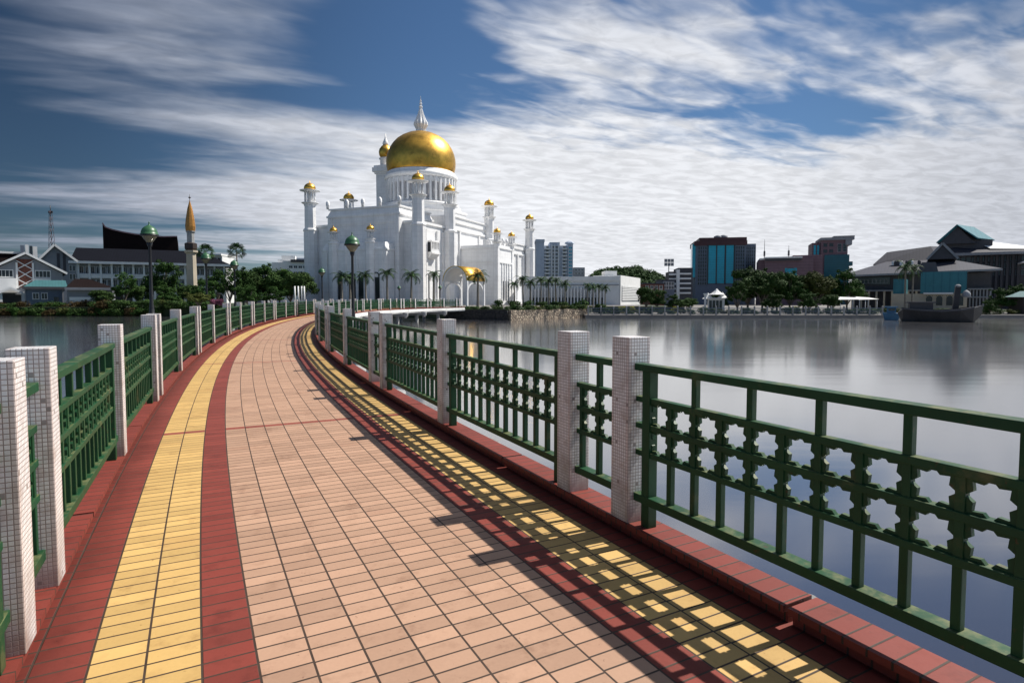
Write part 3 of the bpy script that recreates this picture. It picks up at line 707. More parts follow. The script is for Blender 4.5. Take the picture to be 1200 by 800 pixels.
def canopy():
    D = 112.0; cx = X(544, D)
    t = thing("canopy_pavilion", "open white arched pavilion with golden barrel vault roof beside the mosque", "pavilion", (cx, D, .3), -R(30))
    w, dp, h = 5.0, 5.6, 7.2
    f = MB()
    for y in (-dp/2, dp/2): f.arch((0, y, 0), w+.5, h+.1, .35, .32, spring=h-2.6)
    fo = f.build("arch_frame", M_WHITE, t)
    for x in (-w/2, w/2):
        a = MB(); a.arch((x, 0, 0), dp-.2, h-2.7, .25, .25, ax=(0, 1), spring=h-4.6); a.build("side_arch", M_WHITE, fo)
    v = MB(); n = 14; b0 = 0; pts = []
    for i in range(n+1):
        a = math.pi*i/n; pts.append((-(w/2+.25)*math.cos(a), h-2.6+2.75*math.sin(a)))
    inn = [(x*.95, z-.14) for x, z in pts]
    for y in (-dp/2-.2, dp/2+.2):
        v.v += [(x, y, z) for x, z in pts]+[(x, y, z) for x, z in inn]
    m = n+1
    for i in range(n):
        v.face((i, i+1, 2*m+i+1, 2*m+i), True); v.cur = 1; v.face((m+i, 3*m+i, 3*m+i+1, m+i+1), True); v.cur = 0
        v.face((i, m+i, m+i+1, i+1)); v.face((2*m+i, 2*m+i+1, 3*m+i+1, 3*m+i))
    v.build("vault_roof", [M_GOLD, M_WALLW], t)

# ------------------------------------------------------------------ plants
def frond(mb, base, ang, L, lift, droop, w, nseg=7):
    """one feather frond: a bent rib with leaflets on both sides"""
    d = Vector((math.cos(ang), math.sin(ang), 0)); side = Vector((-d.y, d.x, 0)); p = Vector(base); pts = [p.copy()]; el_ = lift
    for i in range(nseg):
        p = p+(d*math.cos(el_)+Vector((0, 0, math.sin(el_))))*(L/nseg); pts.append(p.copy()); el_ -= droop/nseg*(1+.6*i/nseg)
    for i in range(nseg):
        a, b = pts[i], pts[i+1]; f = (i+.5)/nseg; ww = w*math.sin(math.pi*(.18+.82*f)**.8)*1.0+.05
        for sgn in (-1, 1):
            for k in range(3):
                q = a.lerp(b, k/3); tip = q+(b-a).normalized()*(ww*.55)+side*(sgn*ww)+Vector((0, 0, -ww*.45*random.uniform(.6, 1.3)))
                q2 = a.lerp(b, k/3+.30); i0 = len(mb.v); mb.v += [tuple(q), tuple(q2), tuple(tip)]; mb.face((i0, i0+1, i0+2))
def palm_proto(seed, h, nf, L):
    random.seed(seed); tr = MB(); n = 7
    bx, by = random.uniform(-.15, .15), random.uniform(-.15, .15); pr = None
    for i in range(n):
        z0, z1 = h*i/n, h*(i+1)/n; r0 = .17-.07*i/n; r1 = .17-.07*(i+1)/n
        tr.tube((bx*(i/n)**2, by*(i/n)**2, z0), (bx*((i+1)/n)**2, by*((i+1)/n)**2, z1), r0*(1.25 if i == 0 else 1), r1, 8, False)
    cr = MB(); top = (bx, by, h-.05)
    for i in range(nf):
        k = i/nf; frond(cr, top, i*2.39996+random.uniform(-.2, .2), L*random.uniform(.85, 1.1), 1.25-1.35*k+random.uniform(-.1, .1), 1.5+.7*k, L*.24)
    a = tr.build("trunk", M_PALMT); b = cr.build("fronds", M_FROND, recalc=False); r = (a.data, b.data)
    bpy.data.objects.remove(a); bpy.data.objects.remove(b); return r
def fan_proto(seed, h):
    random.seed(seed); tr = MB(); tr.tube((0, 0, 0), (0, 0, h), .22, .13, 8)
    cr = MB()
    for i in range(24):
        a = i*2.39996; e = 1.45-2.2*i/24; L = 1.25; d = Vector((math.cos(a)*math.cos(e), math.sin(a)*math.cos(e), math.sin(e)))
        b = Vector((0, 0, h)); c = b+d*L; side = d.cross(Vector((0, 0, 1))); side = side.normalized() if side.length > .01 else Vector((1, 0, 0)); side = (Matrix.Rotation(random.uniform(-.9, .9), 3, d) @ side); up = side.cross(d)
        cr.beam(b, c, .04, .04)
        for k in range(11):
            th = R(-105+21*k); v = d*math.cos(th)+side*math.sin(th); w_ = (d*math.cos(th+.13)+side*math.sin(th+.13)); w2 = (d*math.cos(th-.13)+side*math.sin(th-.13)); r = .95
            i0 = len(cr.v); cr.v += [tuple(c), tuple(c+w2*r*.7+up*.05), tuple(c+v*r-up*.12-Vector((0, 0, .12))), tuple(c+w_*r*.7+up*.05)]; cr.face((i0, i0+1, i0+2, i0+3))
    a = tr.build("trunk", M_PALMT); b = cr.build("fronds", M_FROND, recalc=False); r = (a.data, b.data)
    bpy.data.objects.remove(a); bpy.data.objects.remove(b); return r
def leaf_cloud(mb, clumps, per, size):
    for c, r in clumps:
        for _ in range(int(per*r*r)+8):
            d = Vector((random.gauss(0, 1), random.gauss(0, 1), random.gauss(0, 1))).normalized()
            rad = r*random.uniform(.55, 1.05); p = Vector(c)+Vector((d.x*rad, d.y*rad, d.z*rad*.8))
            nn = (d+Vector((random.uniform(-.8, .8), random.uniform(-.8, .8), random.uniform(-.3, 1.0)))).normalized()
            a = nn.orthogonal().normalized(); b = nn.cross(a); th = random.uniform(0, 6.28); a, b = a*math.cos(th)+b*math.sin(th), b*math.cos(th)-a*math.sin(th)
            s = size*random.uniform(.6, 1.3); i0 = len(mb.v)
            mb.v += [tuple(p-a*s*.5), tuple(p+b*s*.28+nn*s*.06), tuple(p+a*s*.6), tuple(p-b*s*.28+nn*s*.06)]; mb.face((i0, i0+1, i0+2, i0+3))
def tree_proto(seed, h, rad, lean=1.0, m=0, trunk=.35):
    random.seed(seed); tr = MB(); cr = MB(); ht = h*trunk
    tr.tube((0, 0, 0), (0, 0, ht), h*.028, h*.02, 8, False); clumps = []
    nb = 14
    for i in range(nb):
        a = 2*math.pi*i/nb*1.0+random.uniform(-.4, .4); rr = rad*random.uniform(.35, .85); z = ht+(h-ht)*random.uniform(.25, .85)
        k = math.sqrt(max(.12, 1-((z-ht)/(h-ht)-.4)**2*1.9)); e = Vector((math.cos(a)*rr*k, math.sin(a)*rr*k, z)); st = Vector((0, 0, ht*random.uniform(.75, 1.0)))
        mid = st.lerp(e, .5)+Vector((0, 0, (h-ht)*.06)); tr.tube(st, mid, h*.012, h*.008, 5, False); tr.tube(mid, e, h*.008, h*.003, 5, False)
        clumps.append((e, rad*random.uniform(.20, .38)))
        for _ in range(2):
            q = e+Vector((random.uniform(-1, 1), random.uniform(-1, 1), random.uniform(-.6, .8)))*rad*.38; clumps.append((q, rad*random.uniform(.10, .24)))
    clumps.append((Vector((0, 0, h-rad*.35)), rad*.42)); clumps.append((Vector((0, 0, ht+(h-ht)*.45)), rad*.5))
    leaf_cloud(cr, clumps, 2800/(rad*rad), rad*.10)
    a = tr.build("trunk", M_BARK); b = cr.build("crown", M_LEAF[m], recalc=False); r = (a.data, b.data)
    bpy.data.objects.remove(a); bpy.data.objects.remove(b); return r
def bush_proto(seed, m):
    random.seed(seed); mb = MB(); cl = [((random.uniform(-.55, .55), random.uniform(-.4, .4), random.uniform(.25, .75)), random.uniform(.26, .45)) for _ in range(8)]
    leaf_cloud(mb, cl, 900, .14)
    for _ in range(5): mb.tube((random.uniform(-.2, .2), random.uniform(-.2, .2), -.05), (random.uniform(-.5, .5), random.uniform(-.4, .4), .7), .025, .01, 4, False)
    o = mb.build("foliage", m, recalc=False); me = o.data; bpy.data.objects.remove(o); return me
def plant2(name, label, cat, pr, x, y, z, sc_, rz, group, n2="crown"):
    t = thing(name, label, cat, (x, y, z), rz, group, sc_); kids(t, "trunk", pr[0]); kids(t, n2, pr[1]); return t
def bush(me, label, px, D, z, w, h, group, cat="shrub", name="shrub"):
    o = link(name, me); o.location = (X(px, D), D, z); o.scale = (w, w*.9, h); o.rotation_euler = (0, 0, random.uniform(0, 6)); return tag(o, label, cat, group)

# ------------------------------------------------------------------ lamp posts
def lamp_mesh():
    def keep(mb, name, m): o = mb.build(name, m); me = o.data; bpy.data.objects.remove(o); return me
    p = MB(); p.lathe([(.22, 0), (.22, .12), (.17, .2), (.15, .55), (.14, .65), (.12, .75), (.10, 2.6), (.09, 4.65), (.14, 4.75), (.18, 4.95), (.05, 5.0)], (0, 0), 14)
    g = MB(); g.lathe([(.13, 4.92), (.20, 5.02), (.34, 5.20), (.44, 5.36), (.47, 5.44), (.46, 5.50)], (0, 0), 20)
    p.lathe([(.49, 5.40), (.56, 5.42), (.56, 5.50), (.49, 5.51)], (0, 0), 20); c = MB(); c.lathe([(.50, 5.50), (.55, 5.505), (.55, 5.56), (.51, 5.58), (.50, 5.70), (.43, 5.88), (.30, 6.02), (.15, 6.11), (.06, 6.16), (.03, 6.26), (.05, 6.31), (.005, 6.40)], (0, 0), 22)
    return keep(p, "post", M_BLACK), keep(g, "glass_bowl", M_GLASSW), keep(c, "dome_cap", M_GREEN2)
LAMP = lamp_mesh()
def lamp(label, x, y, z, s, foot=None):
    t = thing("street_lamp", label, "street lamp", (x, y, z), 0, "green domed street lamps", s)
    po = kids(t, "post", LAMP[0]); kids(t, "glass_bowl", LAMP[1]); kids(t, "dome_cap", LAMP[2])
    if foot:
        f = MB(); f.lathe([(.55, foot/s), (.55, -.02), (.45, 0)], (0, 0), 14); f.build("concrete_base", M_PIER, t)
    return t

# ------------------------------------------------------------------ buildings
WINC = {}
def win_mesh(w, h, nx=2, nz=1, frame=None, arch=False, glass=None):
    frame = frame or M_WALLW; glass = glass or M_DARK; key = (round(w, 2), round(h, 2), nx, nz, frame.name, arch, glass.name)
    if key in WINC: return WINC[key]
    m = MB(); m.b2(-w/2, w/2, -.02, .2, -h/2, h/2); m.cur = 1; f = min(.14, w*.09)
    if arch: m.arch((0, -.02, -h/2), w+.2, h+.12, .18, f)
    else:
        for a in ((-w/2-f*.5, -w/2+f*.5, -h/2, h/2), (w/2-f*.5, w/2+f*.5, -h/2, h/2)): m.b2(a[0], a[1], -.09, .1, a[2]-f, a[3]+f)
        for z in (-h/2, h/2): m.b2(-w/2, w/2, -.085, .1, z-f*.5, z+f*.5)
    for i in range(1, nx): x = -w/2+w*i/nx; m.b2(x-f*.3, x+f*.3, -.06, .05, -h/2, h/2)
    for i in range(1, nz): z = -h/2+h*i/nz; m.b2(-w/2, w/2, -.055, .05, z-f*.3, z+f*.3)
    o = m.build("window", [glass, frame]); me = o.data; bpy.data.objects.remove(o); WINC[key] = me; return me
def wins(parent, pts, me, y=0.0, rz=0.0, name="window"):
    for p in pts:
        o = link(name, me, parent); o.location = (p[0], y, p[1]) if rz == 0 else (y, p[0], p[1]); o.rotation_euler = (0, 0, rz)
def facing(t, frac=1.0):
    th = math.atan2(t.location.x, t.location.y); a = th*frac
    t.rotation_euler.z -= a; t.scale.x = 1/(math.cos(a)+math.tan(th)*math.sin(a)); return t
def part(t, name, m, fn, **k): mb = MB(); fn(mb); return mb.build(name, m, t, **k)
def grid(x0, x1, nx, zs): return [(x0+(x1-x0)*(i+.5)/nx, z) for z in zs for i in range(nx)]

def left_bank():
    # gabled house
    D = 118.0; k = D/700; t = thing("gabled_house", "white gabled house with red lattice panel and dark roof at the far left waterside", "house", (X(33, D), D, 0)); facing(t, 1)
    ap, ev = H(297, D), H(319, D); hw = 47*k
    part(t, "wall", M_WALLG, lambda m: m.extr([(-hw+.6, -.5), (hw-.6, -.5), (hw-.6, ev-.1), (0, ap-.35), (-hw+.6, ev-.1)], 0, 15))
    def rf(m):
        for s in (-1, 1): m.solid([(0, -.8, ap-.05), (s*(hw+.3), -.8, ev-.2), (s*(hw+.3), 15.6, ev-.2), (0, 15.6, ap-.05)], [(0, -.8, ap+.2), (s*(hw+.3), -.8, ev+.05), (s*(hw+.3), 15.6, ev+.05), (0, 15.6, ap+.2)])
    part(t, "roof", M_ROOFB, rf)
    for s in (-1, 1): part(t, "barge_board", M_WALLW, lambda m: m.beam((0, -.86, ap+.02), (s*(hw+.35), -.86, ev-.14), .1, .42))
    def br(m): m.b2(-11*k, 8*k, -.1, .05, H(337, D), H(304, D))
    bp = part(t, "lattice_panel", M_BRICK, br)
    def tr(m):
        zc = [H(337, D), H(327, D), H(316, D), H(306, D)]
        for a, b in zip(zc, zc[1:]): m.beam((-11*k, -.16, a), (8*k, -.16, b), .08, .16); m.beam((-11*k, -.20, b), (8*k, -.20, a), .08, .16)
        for x in (-11*k, 8*k): m.b2(x-.2, x+.2, -.24, .02, H(338, D), H(308, D))
    part(bp, "trim", M_WALLW, tr)
    wins(t, [(-24*k, H(321, D))], win_mesh(17*k, 8*k, 4), 0); wins(t, [(19.5*k, H(321, D))], win_mesh(18*k, 8*k, 4), 0)
    for z in (H(326.3, D),): part(t, "balcony_band", M_WALLW, lambda m: m.b2(-hw+.6, -12*k, -.5, -.002, H(343, D), z)); part(t, "sill", M_WALLW, lambda m: m.b2(9*k, 29*k, -.3, -.002, H(328, D), z))
    for a, b, top, mm in ((-6, -1, 286, M_WALLB), (0, 4, 285, M_WALLW), (5, 8.5, 286, M_DARK), (9, 14.5, 286.5, M_WALLW)):
        part(t, "chimney", mm, lambda m: m.b2(a*k, b*k, 5+a*.06, 8+a*.06, ap-3, H(top, D)))
    part(t, "upper_roof", M_ROOFB, lambda m: m.solid([(-60*k, 6, H(312, D)), (-3*k, 6, H(302, D)), (-3*k, 14, H(302, D)), (-60*k, 14, H(312, D))], [(-60*k, 6.4, H(296, D)), (-6*k, 6.4, H(296, D)), (-6*k, 13, H(296, D)), (-60*k, 13, H(296, D))]))
    part(t, "fascia", M_WALLW, lambda m: m.b2(-60*k, -5*k, 6.1, 6.35, H(296, D), H(293.5, D)))
    # porch gable in front
    D = 112.0; k = D/700; t = thing("entrance_porch", "small white gabled porch before the house at the far left", "porch", (X(14, D), D, 0)); facing(t, 1)
    def rf(m):
        for s in (-1, 1): m.beam((0, 0, H(337.5, D)), (s*17*k, 0, H(344.5, D)), .6, .35); m.solid([(0, 0, H(338, D)), (s*18*k, 0, H(345, D)), (s*18*k, 5, H(345, D)), (0, 5, H(338, D))], [(0, 0, H(337, D)), (s*18*k, 0, H(344, D)), (s*18*k, 5, H(344, D)), (0, 5, H(337, D))])
    part(t, "roof", M_WALLW, rf)
    for x in (-12, 14): part(t, "post", M_WALLW, lambda m: m.b2(x*k-.3, x*k+.3, .1, .7, -.4, H(342, D)))
    part(t, "wall", M_WALLD, lambda m: m.b2(-11*k, 13*k, 3, 4.8, -.4, H(345, D)))
    # blue roofed boathouse
    D = 110.0; k = D/700; t = thing("boathouse", "low dark boathouse with pale teal hipped roof beside the garage", "boathouse", (X(55, D), D, 0)); facing(t, 1)
    part(t, "wall", M_WALLB, lambda m: m.b2(-24*k, 25*k, 0, 6, -.5, H(336, D)))
    part(t, "roof", M_ROOFT, lambda m: m.solid([(-27*k, -.5, H(336.5, D)), (26*k, -.5, H(336.5, D)), (26*k, 6.5, H(336.5, D)), (-27*k, 6.5, H(336.5, D))], [(-12*k, 2, H(328, D)), (24*k, 2, H(328, D)), (24*k, 4, H(328, D)), (-12*k, 4, H(328, D))]))
    part(t, "gutter", M_WALLD, lambda m: m.b2(-27*k, 26*k, -.7, -.5, H(339, D), H(336, D)))
    part(t, "door", M_DARK, lambda m: m.b2(9*k, 15*k, -.08, .1, -.2, H(348, D)))
    for x in (-24, 20): part(t, "corner_post", M_WALLG, lambda m: m.b2(x*k-.12, x*k+.12, -.15, -.01, -.4, H(337, D)))
    wins(t, [(-12*k, H(347, D)), (-2*k, H(347, D))], win_mesh(1.1, 1.1, 2), 0)
    # garage
    D = 107.0; k = D/700; t = thing("garage", "grey garage with a wide white roller door under a brown hipped roof", "garage", (X(107.5, D), D, 0)); facing(t, 0.9)
    part(t, "wall", M_WALLG, lambda m: m.b2(-26.5*k, 27*k, 0, 7, -.5, H(337, D)))
    part(t, "roof", M_ROOFB, lambda m: m.solid([(-29*k, -.7, H(337.5, D)), (29*k, -.7, H(337.5, D)), (29*k, 7.7, H(337.5, D)), (-29*k, 7.7, H(337.5, D))], [(-20*k, 3, H(326.5, D)), (-2*k, 3, H(326.5, D)), (-2*k, 4, H(326.5, D)), (-20*k, 4, H(326.5, D))]))
    part(t, "eave", M_WALLG, lambda m: m.b2(-29.5*k, 29.5*k, -.8, -.6, H(340, D), H(337, D)))
    d = part(t, "roller_door", M_WALLW, lambda m: m.b2(-25*k, 25*k, -.12, .05, -.1, H(348, D)))
    part(d, "door_rib", M_WALLG, lambda m: [m.b2(-25*k, 25*k, -.15, -.118, z, z+.05) for z in (.4, .85, 1.3)])
    part(t, "corner_post", M_WALLW, lambda m: m.b2(25.5*k, 27.2*k, -.2, -.01, -.4, H(340, D)))
    # long colonnaded hall
    A = Vector((X(92, 146), 146, 0)); B = Vector((X(266, 160), 160, 0)); L = (B-A).length; rz = math.atan2(B.y-A.y, B.x-A.x)
    t = thing("colonnaded_hall", "long white three storey hall with a navy roof on the left bank", "hall", A, rz); ez = H(307, 146)
    part(t, "wall", M_WALLG, lambda m: m.b2(0, L, 0, 14, -.5, ez-.3))
    part(t, "roof", M_ROOFN, lambda m: m.solid([(-1.2, -1.6, ez-.1), (L+1.6, -1.6, ez-.1), (L+1.6, 15.6, ez-.1), (-1.2, 15.6, ez-.1)], [(-1.2, 6.5, ez+3.9), (L-6.5, 6.5, ez+3.9), (L-6.5, 7.5, ez+3.9), (-1.2, 7.5, ez+3.9)]))
    part(t, "eave_board", M_WALLW, lambda m: m.b2(-1.3, L+1.7, -1.75, -1.5, ez-.45, ez+.15))
    part(t, "balcony_band", M_WALLW, lambda m: [m.b2(0, L, -.6, -.002, z, z+1.05) for z in (3.6, 6.75)])
    for i in range(15): x = .4+(L-.8)*i/14; part(t, "column", M_WALLW, lambda m: m.b2(x-.22, x+.22, -.75, -.15, -.4, ez-.3))
    me = win_mesh(.78, 1.7, 2, 1); zz = (5.6, 8.75); wins(t, grid(.4, L-.4, 28, zz), me, -.0)
    me = win_mesh(1.45, 2.9, 1, 1, arch=True); wins(t, grid(.4, L-.4, 14, (1.55,)), me, -.05, name="archway")
    # its cross gable at the left end
    D = 143.0; k = D/700; t2 = thing("gabled_wing", "tall pale gable end of the white hall behind the garage", "building wing", (X(70, D), D, 0)); facing(t2, 1)
    ap = H(288, D); part(t2, "wall", M_WALLG, lambda m: m.extr([(-20*k, -.5), (22*k, -.5), (22*k, H(306, D)), (-3*k, ap), (-20*k, H(304, D))], 0, 9))
    def rf(m):
        for a, b in (((-3*k, ap), (25*k, H(307.5, D))), ((-3*k, ap), (-22*k, H(306, D)))): m.solid([(a[0], -.7, a[1]), (b[0], -.7, b[1]), (b[0], 9.5, b[1]), (a[0], 9.5, a[1])], [(a[0], -.7, a[1]+.35), (b[0], -.7, b[1]+.35), (b[0], 9.5, b[1]+.35), (a[0], 9.5, a[1]+.35)])
    part(t2, "roof", M_ROOFN, rf)
    for a, b in (((-3*k, ap), (25*k, H(307.5, D))), ((-3*k, ap), (-22*k, H(306, D)))): part(t2, "barge_board", M_WALLW, lambda m: m.beam((a[0], -.78, a[1]+.1), (b[0], -.78, b[1]+.1), .12, .5))
    wins(t2, [(15*k, H(314, D)), (15*k, H(324, D)), (19*k, H(314, D)), (19*k, H(324, D))], win_mesh(.6, 1.3, 1, 1))
    for x in (1, 8): part(t2, "pilaster", M_WALLD, lambda m: m.b2(x*k-.35, x*k+.35, -.15, -.002, H(318, D), H(297, D)))
    # swooping roofed block
    D = 182.0; k = D/700; t = thing("swept_roof_hall", "big dark hall with a swept saddle roof rising to a horn at its left end", "hall", (X(168, D), D, 0)); facing(t, 0.9)
    top = [(-43, 265), (-40, 269.5), (-32, 272), (-20, 274.2), (-6, 276), (10, 277), (26, 277.5), (43.5, 276.5)]
    part(t, "roof", M_ROOFB, lambda m: m.extr([(x*k, H(y, D)) for x, y in top]+[(44.5*k, H(298, D)), (-43*k, H(298, D))][::1], 0, 24))
    part(t, "ridge_cap", M_PINK, lambda m: [m.beam((a[0]*k, -.15, H(a[1]-.6, D)), (b[0]*k, -.15, H(b[1]-.6, D)), .3, .35) for a, b in zip(top, top[1:])])
    part(t, "wall", M_WALLD, lambda m: m.b2(-40*k, 42*k, .8, 23, -.5, H(298, D)-.004))
    # gold spired tower
    D = 128.0; k = D/700; t = thing("spired_tower", "slender cream tower with a brown gold conical spire on the left bank", "tower", (X(226, D), D, 0))
    h = lambda y: H(y, D)
    part(t, "shaft", M_BEIGE, lambda m: m.lathe([(1.15, -.4), (1.05, h(330)), (.95, h(298)), (1.35, h(296)), (1.35, h(294))], n=8, smooth=False))
    part(t, "balcony", M_WOODEN, lambda m: m.lathe([(1.0, h(294)), (1.25, h(292)), (1.25, h(286)), (.9, h(285))], n=8, smooth=False))
    part(t, "lantern", M_PIER, lambda m: m.lathe([(.75, h(285.5)), (.75, h(274)), (.95, h(272.5)), (.95, h(271.5))], n=8, smooth=False))
    M_BRONZE = mat("bronze_gold", (.42, .20, .05), .45, .6, var=.25)
    sp = part(t, "spire", M_BRONZE, lambda m: m.lathe([(.9, h(272)), (1.0, h(266)), (.85, h(258)), (.5, h(246)), (.12, h(238)), (.06, h(236))], n=10, smooth=False))
    part(sp, "finial", M_WOODEN, lambda m: (m.lathe([(.05, h(238)), (.05, h(234)), (.32, h(233)), (.05, h(232)), (.03, h(229))], n=8)))
    # lattice mast
    D = 230.0; t = thing("lattice_mast", "thin red and white lattice radio mast behind the left bank roofs", "mast", (X(64, D), D, 0)); zt = H(248, D)
    def ms(m):
        n = 16
        for i in range(n):
            z0, z1 = zt*i/n, zt*(i+1)/n; a, b = 1.3-1.0*i/n, 1.3-1.0*(i+1)/n
            for q in ((-1, -1), (1, -1), (1, 1), (-1, 1)): m.tube((q[0]*a, q[1]*a, z0), (q[0]*b, q[1]*b, z1), .06, n=5)
            m.tube((-a, -a, z0), (b, -b, z1), .06, n=4); m.tube((a, -a, z0), (-b, -b, z1), .06, n=4); m.tube((-a, -a, z0), (a, -a, z0), .06, n=4); m.tube((-a, a, z0), (b, b, z1), .06, n=4)
    part(t, "lattice", mat("mast_paint", (.09, .06, .07), .7), ms)
    part(t, "antenna", M_BLACK, lambda m: (m.tube((0, 0, zt-1), (0, 0, zt+2), .12, n=6), m.box((0, 0, zt-.5), (1.6, .3, .8))))
    # white office block and a far roof
    D = 235.0; k = D/700; t = thing("office_block", "stepped white office block standing left of the mosque's tallest corner minaret", "office block", (X(345, D), D, 0)); facing(t, 0.8)
    part(t, "wall", M_WALLW, lambda m: (m.b2(-25*k, -12*k, 0, 14, -.5, H(308, D)), m.b2(-19*k, -2*k, 3, 14, 0, H(304, D)), m.b2(-15*k, 1*k, 5, 14, 0, H(299, D)), m.b2(-12*k, 21*k, -.5, 13, -.5, H(306, D)), m.b2(3*k, 24*k, 2, 12, 0, H(302, D))))
    part(t, "roof_slab", M_WALLD, lambda m: m.b2(-3*k, 22*k, -1.4, 2, H(307.5, D), H(304.5, D)))
    wins(t, [(x*k, H(y, D)) for y in (313, 320) for x in (-3, 2.5, 8, 13.5)], win_mesh(4.4*k, 3.2*k, 2, 1), -.5)
    D = 250.0; k = D/700; t = thing("grey_warehouse", "plain grey flat building beyond the left trees", "warehouse", (X(298, D), D, 0))
    part(t, "wall", M_WALLG, lambda m: m.b2(-14*k, 14*k, 0, 12, -.5, H(320, D))); part(t, "roof", M_ROOFG, lambda m: m.b2(-15*k, 15*k, -1, 13, H(320, D)+.003, H(318.5, D)))
    D = 215.0; k = D/700; t = thing("white_villa", "white flat roofed building behind the spired tower", "building", (X(248, D), D, 0))
    part(t, "wall", M_WALLW, lambda m: (m.b2(-12*k, 14*k, 0, 10, -.5, H(300, D)),)); part(t, "roof_slab", M_WALLW, lambda m: m.b2(-6*k, 14.5*k, -1, 10.5, H(300, D)+.003, H(298, D)))
    wins(t, grid(-11*k, 13*k, 5, (H(304, D),)), win_mesh(1.2, 1.1), 0)

def right_bank():
    # long white hall
    D = 128.0; k = D/700; t = thing("white_pavilion_hall", "long low white hall with fin walls right of the mosque", "hall", (X(725, D), D, -.7), R(-3.0)); zt = H(324, D)+.7
    W = 112*k
    part(t, "wall", M_WALLW, lambda m: (m.b2(-W, 0, 0, 10, -.3, zt-.9), m.b2(-W, .05, -.25, 10.1, zt-.9, zt)))
    t.rotation_euler.z = R(-2)
    part(t, "fascia_line", M_WALLG, lambda m: m.b2(-W, 0, -.32, -.2, zt-1.9, zt-1.72))
    for i in range(24): x = -W+1.2+i*(W-4.5)/23; part(t, "fin", M_WALLW, lambda m: m.b2(x-.13, x+.13, -.9, -.004, 0, zt-2.4))
    for i in range(23): x = -W+1.2+(i+.5)*(W-4.5)/23; part(t, "opening", M_DARK, lambda m: m.b2(x-.26, x+.26, -.05, .1, .2, 2.6))
    # its end block
    Y0 = D; Y1 = 146.0; t = thing("hall_end_block", "sunlit white end block with a wide louvred front beside yellow bushes", "hall wing", (X(726, D)+.2, D+.1, -.7), 0)
    ex = X(750, Y1)-X(726, D)-.2
    zb = zt
    def wl(m): m.solid([(0, 0, -.3), (ex, Y1-Y0, -.3), (ex-6, Y1-Y0+2, -.3), (-5.5, 3, -.3)], [(0, 0, zb+.25), (ex, Y1-Y0, zb+.25), (ex-6, Y1-Y0+2, zb+.25), (-5.5, 3, zb+.25)])
    part(t, "wall", M_WALLW, wl)
    d = Vector((ex, Y1-Y0, 0)).normalized(); nn = Vector((d.y, -d.x, 0)); Ls = Vector((ex, Y1-Y0, 0)).length
    def sh(m):
        for i in range(9): z = 2.1+i*.36; a = d*(Ls*.05)+nn*.08; b = d*(Ls*.95)+nn*.08; m.beam((a.x, a.y, z), (b.x, b.y, z), .16, .24)
    part(t, "louvre_panel", M_WALLW, sh)
    part(t, "louvre_backing", M_WALLG, lambda m: m.beam(tuple(d*(Ls*.05)+nn*.02+Vector((0, 0, 3.5))), tuple(d*(Ls*.95)+nn*.02+Vector((0, 0, 3.5))), .06, 3.3))
    part(t, "plant_room", M_WALLW, lambda m: m.box((-1.5, 6, zb+.8), (2.6, 5, 1.1)))
    # grey tower block
    D = 300.0; k = D/700; t = thing("grey_tower", "blue grey twin slab apartment tower rising behind the white hall", "tower block", (X(650, D), D, -.7)); h = lambda y: H(y, D)+.7
    part(t, "left_slab", M_TOWER, lambda m: (m.b2(-22*k, -12.5*k, 0, 14, -.3, h(284)), m.b2(-22.5*k, -12*k, -.4, 14.4, h(284), h(281)))); 
    part(t, "middle_block", M_TOWER, lambda m: (m.b2(-12.5*k, 15*k, 1.5, 15, -.3, h(288)), m.b2(-6*k, 6*k, 1.4, 15.2, h(288), h(284))))
    part(t, "right_slab", M_TOWER, lambda m: (m.b2(15*k, 21*k, -.2, 14, -.3, h(285.5)), m.lathe([(2.6, h(285.5)), (2.2, h(283.5)), (.3, h(281.5))], (18*k, 4), 6, False)))
    for x in (-3.5, 0.0, 4.5): part(t, "white_rib", M_WALLW, lambda m: m.b2(x*k-.35, x*k+.35, .9, 1.45, 3, h(287)))
    for i in range(9):
        y = 291+4.1*i; part(t, "balcony", M_WALLW, lambda m: (m.b2(-12.2*k, -5*k, .2, 1.45, h(y+1.6), h(y)), m.b2(8.5*k, 14.5*k, .2, 1.45, h(y+1.6), h(y))))
        wins(t, [(-8.5*k, h(y-1.2)), (11.3*k, h(y-1.2)), (-1.7*k, h(y-1.2)), (2.2*k, h(y-1.2))], win_mesh(1.3, 1.0, 2), 1.5); wins(t, [(18*k, h(y))], win_mesh(1.7, 1.0, 2, glass=M_TEALG), -.2)
    D = 320.0; k = D/700; t = thing("low_apartment_block", "small pale grey block peeping out right of the grey tower", "apartment block", (X(680, D), D, -.7))
    part(t, "wall", M_WALLG, lambda m: m.b2(-8*k, 5*k, 0, 10, -.3, H(312, D))); wins(t, grid(-7*k, 4*k, 3, (H(315, D), H(319, D))), win_mesh(1.2, .9), 0)
    # office with white bands
    D = 205.0; k = D/700; t = thing("banded_office", "dark glass office with white balcony bands left of the teal tower", "office block", (X(798, D), D, -.7)); facing(t, 0.5); h = lambda y: H(y, D)+.7
    part(t, "wall", M_WALLD, lambda m: (m.b2(-4*k, 13*k, 0, 12, -.3, h(314)), m.b2(-14*k, -4*k, 2, 12, -.3, h(318))))
    part(t, "stair_tower", M_WALLW, lambda m: m.b2(-5.5*k, -2.2*k, -.3, 4, -.3, h(316)))
    for i in range(5): y = 320+5.6*i; part(t, "balcony_band", M_WALLW, lambda m: m.b2(-2.2*k, 11*k, -.5, -.003, h(y+1.8), h(y))); part(t, "balcony_band", M_WALLW, lambda m: m.b2(-14*k, -5.5*k, 1.4, 1.99, h(y+2.4), h(y+.2)))
